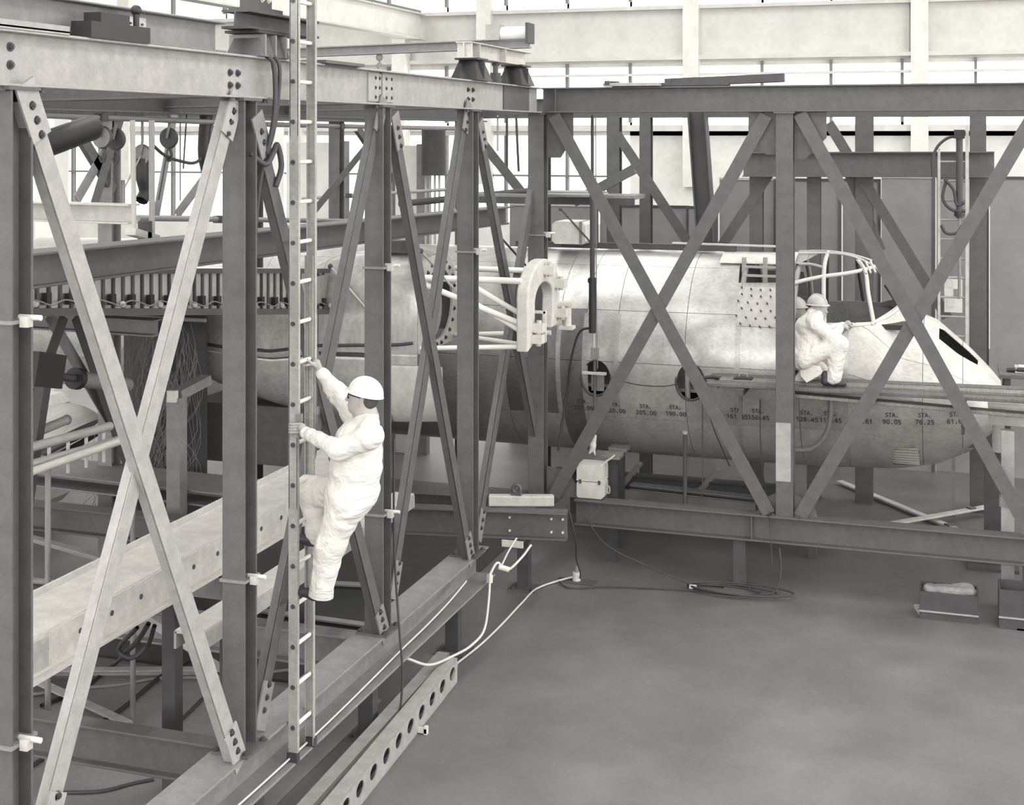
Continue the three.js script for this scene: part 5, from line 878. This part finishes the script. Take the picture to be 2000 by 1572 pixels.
// ======================= partitions and tall panels behind =======================
{
  const zs = -6.6; const xs = [-2.6, -1.0, 0.55, 1.05, 2.0, 3.05, 3.66, 4.5, 5.3, 6.6, 8.2];
  const ks = ['behind the corner column', 'behind the hanging pipes', 'behind the leaning column foot', 'left of the white roof sheet', 'above the white roof sheet', 'above the cockpit roof', 'above the windscreen', 'behind the narrow ladder', 'beside the narrow ladder', 'past the nose'];
  for (let i = 0; i < xs.length - 1; i++) { const w = xs[i + 1] - xs[i], h = i < 3 ? 4.12 : i < 6 ? 4.6 : 4.66; const g = thing('partition_panel', 'grey standing partition panel ' + ks[i], 'panel', 'partition panels behind the fuselage', [(xs[i] + xs[i + 1]) / 2, 0, zs - (i % 2) * 0.08]); part('sheet', bx(w - 0.015, h, 0.04, 0, h / 2, 0), M.partition, g); part('top_edge', bx(w - 0.015, 0.04, 0.07, 0, h, 0), i % 3 ? M.steelDark : M.steelPale, g); part('joint_batten', bx(0.04, h, 0.02, w / 2 - 0.03, h / 2, 0.03), M.steel, g); }
  // tall pale panels and tanks seen over the wing
  const tp = [['broad pale tall panel standing beyond the wing behind the ladder', [[-5.557, 5.011, -4.9][0], -4.9], 0.95, 5.2], ['narrow pale tall panel beyond the wing beside the dark drum', [[-4.512, 5.011, -5.2][0], -5.2], 0.3, 5.15], ['pale tall panel beyond the wing behind the climber column', [[-3.951, 5.014, -5.2][0], -5.2], 0.4, 5.15]];
  tp.forEach(([l, [x, z], w, h]) => { const g = thing('tall_panel', l, 'panel', 'tall pale panels', [x, 0, z]); part('sheet', bx(w, h, 0.06, 0, h / 2, 0), M.wallGrey, g); part('edge_post', bx(0.18, h + 0.05, 0.14, w / 2 + 0.09, h / 2, 0), M.steelMid, g); part('rail', bx(w, 0.08, 0.1, 0, h * 0.55, 0.06), M.steelMid, g); });
  const dr = thing('pump_column', 'dark fluted column on thin pipes beyond the wing', 'column', null, [-3.394, 4.639, -5]); part('drum', cyl(0.2, 0.2, 0.75, 20).translate(0, 0.4, 0), M.steelDark, dr); for (let i = 0; i < 4; i++) part('pipe', cyl(0.02, 0.02, 1.2, 8).translate(-0.12 + i * 0.08, -0.55, 0.05), M.steelPale, dr);
  const pw = thing('pale_cover', 'white cover box on top of the fuselage', 'box', null, [-0.139, 3.862, -1.9]); part('body', chamfer(0.46, 0.3, 0.5, 0.04).translate(0, 0.15, -0.25), M.white, pw); part('strap', bx(0.04, 0.31, 0.52, 0.17, 0.15, 0), M.steelMid, pw);
  // rails over the fuselage tail side, seen between the columns
  const rl = [['thin pale handrail crossing beyond the wing at eye level of the beam', [-5.193, 4.303, -3.8], [-2.432, 4.501, -3.8]], ['dark handrail crossing to the corner column', [-3.375, 4.263, -3.5], [-1.18, 4.497, -3.5]], ['thin pale pipe across the head of the first bay', [-2.25, 5.497, 6.813], [-2.25, 5.456, 3.632]], ['thin pale pipe across the head of the second bay', [-2.25, 5.445, 2.868], [-2.25, 5.417, -3.304]], ['pale pipe running along the wing top behind the ladder', [-2, 4.601, 5.672], [-2, 4.295, 1.033]]];
  rl.forEach(([l, a, b], i) => { const g = thing('pipe', l, 'pipe', 'pipes and handrails of the rig'); part('pipe', rod(a, b, i === 1 ? 0.05 : 0.026, 10), i === 1 ? M.steelDark : i < 1 ? M.steelLight : M.steelMid, g); const m = add(a, [(b[0] - a[0]) * 0.3, (b[1] - a[1]) * 0.3, (b[2] - a[2]) * 0.3]); part('clip', bx(0.09, 0.07, 0.09, ...m), M.steelDark, g); });
  const ds = thing('deck_slab', 'dark flat deck of the rig in front of the far wall', 'deck', null, [-0.9, 4.42, -3.6]); part('deck', bx(2.6, 0.06, 0.7), M.steelMid, ds); part('edge', bx(2.6, 0.1, 0.03, 0, -0.06, 0.35), M.steelDark, ds);
  const fl = thing('flap_panel', 'grey curved panel jutting above the fuselage at the corner', 'panel', null, [-0.445, 4.482, -3]); part('panel', cyl(0.5, 0.5, 0.07, 24).scale(1, 1, 0.6), M.steelMid, fl); part('rim', new THREE.TorusGeometry(0.5, 0.02, 6, 32).rotateX(Math.PI / 2).scale(1, 1, 0.6), M.steelLight, fl);
}
{ const rods = [['thin pale tie rod slanting across the nacelle side behind the ladder', [-2.013, 3.822, 1.78], [-1.456, 3.245, 1.78]], ['thin pale upright rod beside the nacelle side', [-1.507, 3.883, 1.78], [-1.507, 3.242, 1.78]], ['thin pale tie rod slanting to the engine mount tubes', [-0.5, 4.117, 2.755], [-0.5, 3.557, 1.664]], ['thin pale upright rod beside the column at the engine tubes', [-0.2, 4.288, 2.407], [-0.2, 3.672, 2.407]], ['thin dark tie rod slanting above the fuselage at the corner', [-0.233, 4.336, -1.6], [0.214, 3.866, -1.6]], ['thin dark tie rod crossing behind the engine mount', [-0.3, 4.201, 0.913], [-0.3, 3.668, -0.323]]];
  rods.forEach(([l, a, b], i) => { const g = thing('tie_rod', l, 'rod', 'thin tie rods of the rig'); part('rod', rod(a, b, 0.013, 8), i > 3 ? M.steelDark : M.steelPale, g); part('fork', new THREE.SphereGeometry(0.03, 10, 8).translate(...a), M.steelDark, g); }); }
// ======================= hoists and lines at the left =======================
{
  const dc = thing('actuator', 'thick black slanting actuator behind the first pale brace', 'actuator'); const len = lay(dc, [-1.6, 5.242, 7.591], [-1.6, 5.388, 6.927]); part('body', rod([0, 0, 0], [0, 0, len], 0.1, 18), M.black, dc); part('end_cap', rod([0, 0, len - 0.02], [0, 0, len + 0.06], 0.07, 16), M.steelDark, dc); part('rod', rod([0, 0, -0.3], [0, 0, 0], 0.04, 12), M.steelMid, dc);
  const pul = [['round pulley block behind the first pale brace', 200, 268, 22], ['dark round pulley beside the pale one', 226, 272, 24], ['large hanging pulley on a wire between the braces', 278, 300, 30], ['round pulley on a shaft in the middle of the first bay', 330, 270, 24], ['small pulley beside the column before the ladder', 414, 264, 22]];
  const pp = [[-2.3, 5.313, 5.769], [-2.3, 5.294, 5.569], [-2.3, 5.146, 5.15], [-2.3, 5.301, 4.702], [-2.3, 5.33, 3.912]];
  pul.forEach(([l], i) => { const g = thing('pulley', l, 'pulley', 'pulleys of the rig', pp[i]); part('sheave', cyl(0.09, 0.09, 0.05, 20).rotateX(Math.PI / 2), i % 2 ? M.steelDark : M.steelMid, g); part('rim', new THREE.TorusGeometry(0.085, 0.018, 8, 22), M.steelDark, g); part('shackle', tube([[0, 0.0, 0.04], [0.02, 0.12, 0.03], [0, 0.2, 0], [0, 5.55 - pp[i][1], 0]], 0.013, 20, 6), M.steelMid, g); part('hook', tube([[0, -0.08, 0], [0.03, -0.16, 0], [0, -0.22, 0], [-0.03, -0.17, 0]], 0.013, 20, 6), M.steelDark, g); });
  const W = [[-2, 5.032, 5.608], [-2, 4.715, 5.608]];
  const hang = [['black hose sagging between two pulleys', [[-2.3, 5.23, 4.964], [-2.3, 5.146, 4.79], [-2.3, 5.083, 4.522], [-2.3, 5.067, 4.195], [-2.3, 5.247, 3.912]], 0.016, M.rubber], ['thick dark hose hanging down beside the first column', [[-2.3, 5.545, 4.03], [-2.3, 5.146, 4.069], [-2.3, 4.914, 4.001], [-2.3, 4.711, 4.05]], 0.06, M.black], ['thick dark hose hanging under the large pulley', [[-2.3, 5.113, 5.141], [-2.3, 4.948, 5.15], [-2.3, 4.804, 5.1], [-2.3, 4.727, 5.166]], 0.06, M.black], ['thin wire hanging by the first column', [[-2.3, 5.575, 4.383], [-2.3, 5.002, 4.448]], 0.008, M.steelDark], ['thin wire slanting from the middle pulley', [[-2.3, 5.291, 4.693], [-2.3, 4.723, 4.878]], 0.008, M.steelDark], ['thin vertical wire in the middle of the first bay', [[-2.3, 5.573, 4.503], [-2.3, 4.696, 4.503]], 0.008, M.steelMid], ['thin wire slanting left of the large pulley', [[-2.3, 5.161, 5.158], [-2.3, 4.864, 5.427]], 0.008, M.steelLight],
    ['black cable draped over the girder beside the column and falling behind it', [[0.0, 5.93, 7.05], [0.03, 5.9, 7.02], [0.05, 5.7, 7.0], [0.04, 5.4, 7.02], [-0.05, 5.0, 7.05], [-0.1, 4.2, 7.08], [-0.1, 3.2, 7.1], [-0.12, 2.2, 7.08]], 0.02, M.rubber], ['second black cable draped over the girder beside the ladder', [[-0.02, 5.94, 6.98], [0.05, 5.88, 6.96], [0.05, 5.65, 6.95], [0.02, 5.35, 6.98], [-0.12, 5.05, 6.92]], 0.016, M.rubber], ['coil of black cable tied to the column before the ladder', [[-0.05, 5.2, 7.2], [0.03, 5.12, 7.12], [0.03, 5.2, 7.0], [0.0, 5.26, 6.88], [0.02, 5.1, 6.85], [0.0, 4.95, 6.9]], 0.022, M.rubber],
    ['thin black cable hanging from the column behind the climber down to the floor', [[0.03, 2.6, 4.72], [0.035, 1.6, 4.72], [0.1, 0.85, 4.75], [0.14, 0.5, 4.78], [0.12, 0.12, 4.86], [0.08, 0.03, 5.1]], 0.011, M.rubber], ['thin dark line hanging between the far columns', [[-1.899, 5.637, -4.33], [-1.899, 4.793, -4.33]], 0.02, M.rubber], ['second thin dark line hanging between the far columns', [[-1.747, 5.637, -4.33], [-1.705, 4.755, -4.33]], 0.02, M.rubber], ['pale line with a weight hanging by the engine side column', [[-2.052, 5.638, -4.33], [-2.052, 5.074, -4.33]], 0.016, M.steelLight]];
  hang.forEach(([l, p, r, m]) => { const thin = r < 0.012; solo(thin ? 'wire' : 'cable', l, thin ? 'wire' : 'cable', thin ? 'hanging wires' : 'hanging cables', tube(p, r, 48, 8), m); });
  const ch = thing('chain_hoist', 'pale chain hoist posts hanging over the wing in the first bay', 'hoist'); part('post', rod([-1.7, 5.456, 6.21], [-1.7, 4.534, 6.187], 0.022), M.steelPale, ch); part('post', rod([-1.7, 5.458, 5.927], [-1.7, 4.451, 5.92], 0.026), M.steelLight, ch); part('yoke', barGeo([-1.7, 4.529, 6.239], [-1.7, 4.443, 5.88], 0.1, 0.06), M.steelPale, ch); part('shackle', bx(0.1, 0.2, 0.06, ...[-1.7, 4.502, 6.028]), M.steelDark, ch);
  // handrail pipes at the lower left
  const hr = thing('guard_rail', 'pale double pipe guard rail with short posts under the wing', 'guard rail'), hx = -2.5;
  const A = [-2.3, 2.819, 7.242], B = [-2.3, 2.749, 5.655], C = [-2.2, 2.717, 7.366], D = [-2.2, 2.621, 5.352], E2 = [-2.1, 2.677, 7.489], F2 = [-2.1, 2.662, 5.817];
  part('pipe', rod(A, B, 0.04, 12), M.steelLight, hr); part('pipe', rod(C, D, 0.038, 12), M.steelLight, hr); part('pipe', rod(E2, F2, 0.034, 12), M.steelPale, hr);
  for (let i = 0; i < 5; i++) { const t = 0.3 + i * 0.16, p = [A[0] + (B[0] - A[0]) * t, A[1] + (B[1] - A[1]) * t, A[2] + (B[2] - A[2]) * t]; part('short_post', rod([p[0], p[1] - 0.3, p[2]], p, 0.016), M.steelPale, hr); }
  for (const t of [0.35, 0.95]) { const p = [C[0] + (D[0] - C[0]) * t, C[1] + (D[1] - C[1]) * t, C[2] + (D[2] - C[2]) * t]; part('long_post', rod([p[0], 0, p[2]], p, 0.025), M.steelMid, hr); }
  const h2 = thing('guard_rail', 'single pale pipe rail behind the double guard rail', 'guard rail'); part('pipe', rod([-3.2, 2.562, 6.129], [-3.2, 2.625, 5.044], 0.045, 12), M.steelLight, h2); part('end_cap', new THREE.SphereGeometry(0.05, 12, 8).translate(...[-3.2, 2.625, 5.044]), M.steelMid, h2);
  const tw = thing('cylinder_jack', 'long horizontal jack with a grey barrel under the wing', 'jack'); const tl = lay(tw, [-2.9, 3.241, 5.964], [-2.9, 2.878, 4.499]); part('rod', rod([0, 0, 0], [0, 0, tl * 0.5], 0.035, 12), M.steelDark, tw); part('barrel', rod([0, 0, tl * 0.45], [0, 0, tl], 0.075, 16), M.steelMid, tw); part('collar', rod([0, 0, tl * 0.42], [0, 0, tl * 0.47], 0.1, 16), M.black, tw); part('bracket', bx(0.12, 0.3, 0.4, 0, 0.04, 0.2), M.black, tw); part('stand', bx(0.1, 2.55, 0.1, 0, -1.3, 0.2), M.steelDark, tw);
  // white covered bench and fairing seen through the trestle
  const fa = thing('curved_fairing', 'pale curved fairing shell behind the guard rail', 'fairing', null, [-6.0, 1.3, 1.6]); part('shell', new THREE.SphereGeometry(0.75, 28, 16, 0, 6.2832, 0, 1.4).scale(1.2, 0.8, 0.7).rotateZ(0.5), M.steelPale, fa); part('rim', new THREE.TorusGeometry(0.72, 0.04, 8, 32).rotateX(Math.PI / 2).scale(1.2, 1, 0.7).rotateZ(0.5), M.steelDark, fa);
  const tb = thing('covered_bench', 'long bench under a white sheet beyond the wing', 'bench', null, [-8.5, 0, 0.5]); part('sheet', chamfer(3.2, 1.5, 1.2, 0.12).translate(0, 1.0, -0.6), M.white, tb); for (const x of [-1.4, 1.4]) part('leg', bx(0.1, 0.4, 0.9, x, 0.2, 0), M.steelDark, tb);
  const bw = thing('standing_post', 'mid grey upright post beside the wire bundle', 'post', null, [-2.9, 0, 3.6]); part('shaft', bx(0.16, 2.6, 0.14, 0, 1.3, 0), M.steelMid, bw); part('arm', barGeo([0, 2.62, 0], [0.05, 2.7, -0.5], 0.14, 0.1), M.steelMid, bw); part('arm_end', bx(0.1, 0.12, 0.06, 0, 2.62, 0.08), M.white, bw);
  const bp = thing('dark_bulkhead', 'dark bulkhead panel behind the hanging wires', 'panel', null, [-4.05, 0.0, 2.0]); part('panel', bx(1.1, 3.1, 0.05, 0, 1.7, 0), M.steelDark, bp); part('head_pipe', rod([-0.5, 3.18, 0.1], [0.6, 3.18, 0.1], 0.025), M.steelPale, bp); part('foot', bx(1.1, 0.12, 0.3, 0, 0.06, 0), M.steelDark, bp);
  // the bundle of strain gauge wires: nobody could count it
  const gs = []; for (let i = 0; i < 150; i++) { const t = rnd(), x0 = -4.25 + t * 0.75 + rr(-0.1, 0.1), z0 = 2.25 + rr(-0.1, 0.2), yt = rr(2.4, 3.2), yb = rr(0.7, 1.35); gs.push(tube([[x0, yt, z0], [x0 + rr(-0.25, 0.15), yt - 0.5, z0 + rr(-0.1, 0.12)], [x0 + rr(-0.45, 0.1), (yt + yb) / 2 - 0.2, z0 + rr(-0.1, 0.15)], [x0 + rr(-0.7, 0.2), yb, z0 + rr(-0.1, 0.25)]], rr(0.0018, 0.0035), 12, 4)); }
  for (let i = 0; i < 14; i++) { const r = rr(0.25, 0.42), c = [-4.0 + rr(-0.1, 0.1), 2.2 + rr(-0.15, 0.1), 2.3 + rr(0, 0.1)]; gs.push(new THREE.TorusGeometry(r, 0.0035, 4, 30).scale(0.6, 1.1, 1).translate(...c)); }
  const wb = solo('wire_bundle', 'tangled bundle of thin instrument wires hanging under the wing', 'wires', null, merge(gs), M.steelMid); wb.userData.kind = 'stuff';
}
// ======================= on the floor =======================
{
  const sheets = [['dark sheet added as painted shade on the floor under the wing', [-2.9, 0.3], 4.4, 7.6], ['pale steel plate lying on the floor under the trough beam', [-1.75, 5.7], 2.9, 3.0], ['grey steel plate lying on the floor below the first bay', [-1.5, 8.3], 2.4, 2.0]];  // the first sheet is added: its dark colour stands in for shade
  sheets.forEach(([l, [x, z], w, d], i) => { const g = thing(i < 1 ? 'shade_sheet' : 'floor_plate', l, i < 1 ? 'sheet' : 'plate', null, [x, 0, z]); part('sheet', bx(w, 0.006 + i * 0.001, d, 0, 0.004, 0), i < 1 ? M.steelDark : M.plate, g); part('edge', bx(w, 0.012, 0.03, 0, 0.006, d / 2), i < 1 ? M.black : M.steelDark, g); });
  // grooved lines: loose dark hoses on the plates
  const fl = [['thick dark cable on the floor plate below the trough', [[-2.562, 0.02, 6.438], [-2.534, 0.02, 5.812], [-2.504, 0.02, 5.237], [-2.585, 0.02, 4.249], [-2.475, 0.02, 3.344]], 0.022, M.rubber], ['second dark cable on the floor plate beside the column', [[-1.83, 0.02, 5.45], [-1.876, 0.02, 5.032], [-1.939, 0.02, 4.564]], 0.018, M.rubber], ['dark cable snaking across the floor plate', [[-3.559, 0.02, 5.195], [-3.184, 0.02, 4.908], [-2.861, 0.02, 4.712], [-2.575, 0.02, 4.447], [-2.024, 0.02, 4.227], [-1.439, 0.02, 3.846]], 0.018, M.steelMid], ['dark cable bent along the floor edge', [[-2.029, 0.02, 6.716], [-1.73, 0.02, 6.591], [-1.569, 0.02, 6.4], [-1.449, 0.02, 6.286]], 0.016, M.rubber], ['looped dark cable falling from the trough beam to the floor', [[-0.95, 1.645, 7.131], [-1.1, 1.472, 7.038], [-1.3, 1.305, 6.909], [-3.192, 0.03, 4.267], [-3.122, 0.03, 4.913], [-3.247, 0.03, 5.363]], 0.02, M.rubber], ['second looped cable falling from the trough beam', [[-0.95, 1.602, 7.048], [-1.1, 1.377, 6.934], [-1.2, 1.306, 6.99], [-1.3, 1.356, 6.998], [-1.1, 1.575, 7.052]], 0.018, M.rubber],
    ['pale cable lying along the web of the sill beam', [[0.03, 0.62, 9.0], [0.05, 0.63, 8.0], [0.06, 0.625, 7.0], [0.06, 0.63, 6.0], [0.05, 0.64, 5.2], [0.05, 0.66, 4.6], [0.06, 0.68, 4.0], [0.07, 0.72, 3.4], [0.06, 0.76, 2.9]], 0.008, M.rope], ['white conduit looping off the sill beam to the hanging plug', [[0.06, 0.55, 4.5], [0.12, 0.35, 4.1], [0.16, 0.25, 3.6], [0.2, 0.2, 3.1], [0.22, 0.25, 2.8], [0.2, 0.5, 2.6], [0.18, 0.72, 2.5]], 0.013, M.rope],
    ['white hose running over the floor from the sill to the corner plug', [[0.06, 0.02, 3.2], [0.12, 0.02, 2.6], [0.14, 0.02, 2.0], [0.14, 0.02, 1.3], [0.16, 0.02, 0.75], [0.35, 0.03, 0.4], [0.48, 0.06, 0.34]], 0.011, M.rope], ['grey hose trailing beside the slotted channels', [[0.06, 0.02, 3.2], [0.14, 0.02, 3.5], [0.18, 0.02, 3.9], [0.16, 0.02, 4.2]], 0.02, M.steelLight], ['thin dark cable falling from the corner sill to the floor plug', [[0.6, 1.1, 1.0], [0.68, 0.7, 0.95], [0.62, 0.4, 0.7], [0.6, 0.15, 0.45], [0.56, 0.04, 0.32]], 0.009, M.rubber],
    ['thin dark cable sagging along the sill by the corner', [[0.7, 0.85, 0.6], [0.9, 0.5, 0.4], [1.3, 0.25, 0.2], [1.7, 0.1, 0.15], [2.0, 0.03, 0.2]], 0.009, M.rubber], ['thin dark cable spread over the floor beside the corner plug', [[0.52, 0.02, 0.35], [0.3, 0.02, 0.3], [0.5, 0.02, 0.62], [0.9, 0.02, 0.45], [1.6, 0.02, 0.3], [2.1, 0.02, 0.25]], 0.008, M.rubber]];
  fl.forEach(([l, p, r, m]) => solo('cable', l, 'cable', 'cables on the floor and sill', tube(p, r, 64, 8), m));
  const coil = []; for (let i = 0; i < 3; i++) { const pts = []; for (let k = 0; k <= 24; k++) { const a = k / 24 * 6.2832; pts.push([2.25 + i * 0.1 + (0.42 + 0.08 * i) * Math.cos(a) + 0.03 * Math.sin(3 * a + i), 0.03 + i * 0.015, 0.16 + (0.15 + 0.03 * i) * Math.sin(a)]); } coil.push(tube(pts, 0.011, 60, 6)); }
  const cg = thing('cable_coil', 'loose coil of dark cable on the floor round a sill post', 'cable'); coil.forEach((g) => part('loop', g, M.rubber, cg)); part('tail', tube([[2.7, 0.03, 0.2], [2.85, 0.08, 0.15], [2.9, 0.3, 0.1], [2.88, 0.55, 0.06]], 0.011, 30, 6), M.rubber, cg); part('plug', bx(0.08, 0.04, 0.04, 1.9, 0.05, 0.22), M.white, cg);
  const pg = thing('floor_plug', 'pale plug on a flat foot where the white hose ends', 'plug', null, [0.52, 0, 0.33]); part('foot', bx(0.36, 0.015, 0.16, 0.06, 0.01, 0), M.steel, pg); part('body', cyl(0.045, 0.05, 0.1, 14).translate(0, 0.07, 0), M.rope, pg); part('neck', cyl(0.025, 0.025, 0.08, 10).translate(0, 0.15, 0), M.steelMid, pg);
  const jb = thing('plug_cluster', 'cluster of white plugs and cords hanging at the end of the sill', 'plug', null, [0.16, 0.6, 2.35]); part('plug', rod([0, 0.1, 0.1], [0, 0.02, 0.12], 0.035), M.rope, jb); part('plug', rod([0.06, 0.16, 0], [0.16, 0.12, -0.05], 0.03), M.rope, jb); part('tag', bx(0.24, 0.07, 0.02, 0.12, 0.32, -0.3), M.white, jb); part('cord', tube([[0, 0.1, 0.1], [0.05, 0.2, 0], [0.12, 0.1, -0.1], [0.22, 0.18, -0.3], [0.3, 0.3, -0.4]], 0.014, 30, 6), M.rope, jb); part('cord', tube([[0.08, 0.14, 0], [0.14, 0.3, -0.1], [0.2, 0.42, -0.2]], 0.01, 20, 6), M.rope, jb);
  // two slotted channels
  const slotted = (label, a, b, w, h, holes) => {
    const g = thing('slotted_channel', label, 'channel', 'steel channels on the floor'), len = lay(g, a, b);
    part('top_flange', bx(0.12, 0.012, len, 0.0, h, len / 2), M.steelLight, g);
    const s = new THREE.Shape(); s.moveTo(0, 0); s.lineTo(len, 0); s.lineTo(len, h); s.lineTo(0, h); s.closePath();
    if (holes) for (let x = 0.15; x < len - 0.2; x += 0.3) { const p = new THREE.Path(); p.absellipse(x, h * 0.6, 0.085, 0.06, 0, 6.2832, true, 0); s.holes.push(p); }
    const geo = new THREE.ExtrudeGeometry(s, { depth: 0.012, bevelEnabled: false, curveSegments: 10 }).rotateY(-Math.PI / 2); part('web', geo.translate(holes ? 0.06 : 0.06, 0, 0), M.steelLight, g); part('bottom_flange', bx(0.12, 0.012, len, 0, 0.006, len / 2), M.steelLight, g); part('back', bx(0.01, h, len, -0.05, h / 2, len / 2), M.steelDark, g);
    return g;
  };
  slotted('pale steel channel with a row of oval slots lying on the open floor', [0.16, 0.0, 3.6], [0.44, 0.0, 9.2], 0.3, 0.24, true);
  slotted('pale plain steel channel lying beside the slotted one', [0.02, 0.0, 3.45], [0.2, 0.0, 9.2], 0.24, 0.22, false);
  const pn = thing('floor_peg', 'small pale bracket on the floor beside the slotted channel', 'bracket', null, [0.302, 0, 4.748]); part('plate', bx(0.12, 0.04, 0.04, 0, 0.03, 0), M.rope, pn); part('tip', bx(0.03, 0.07, 0.04, 0.05, 0.035, 0), M.rope, pn);
  // crates and a strip below the nose end
  const ck = [['dark open crate with crumpled sheet on the floor by the nose', [4.75, 0.15], 0.6, 0.3], ['dark box on the floor at the end of the sill', [5.55, 0.2], 0.55, 0.42]];
  ck.forEach(([l, [x, z], w, h], i) => { const g = thing('crate', l, 'crate', 'crates by the nose', [x, 0, z]); part('body', merge([bx(w, h, 0.02, 0, h / 2, 0.18), bx(w, h, 0.02, 0, h / 2, -0.18), bx(0.02, h, 0.36, w / 2, h / 2, 0), bx(0.02, h, 0.36, -w / 2, h / 2, 0), bx(w, 0.02, 0.36, 0, 0.01, 0)]), M.steelDark, g); part('rim', bx(w + 0.02, 0.015, 0.02, 0, h * 0.3, 0.195), M.steelLight, g); if (!i) part('crumpled_sheet', flesh([cap([-0.2, h - 0.04, 0], [0.2, h - 0.03, 0], 0.08, 0.09), cap([-0.22, h, 0.1], [0.22, h + 0.02, 0.12], 0.05, 0.05)], 0.06, 0.012, wrinkle(0.03)), M.steelMid, g); });
  const st = thing('drilled_strip', 'small pale strip with a hole lying on the floor beside the crate', 'strip', null, [4.443, 0, 0.123]); part('strip', bx(0.07, 0.03, 0.32, 0, 0.015, 0).rotateY(0.25), M.steelPale, st); part('hole', cyl(0.018, 0.018, 0.006, 12).translate(0, 0.031, 0), M.black, st);
  const br = thing('floor_angle', 'pale angle on the floor at the end of the sill', 'angle', null, [5.9, 0, 0.35]); part('leg', bx(0.9, 0.02, 0.08, 0, 0.01, 0), M.steelLight, br); part('upstand', bx(0.9, 0.08, 0.01, 0, 0.04, -0.035), M.steelLight, br);
}
renderer.render(scene, camera);
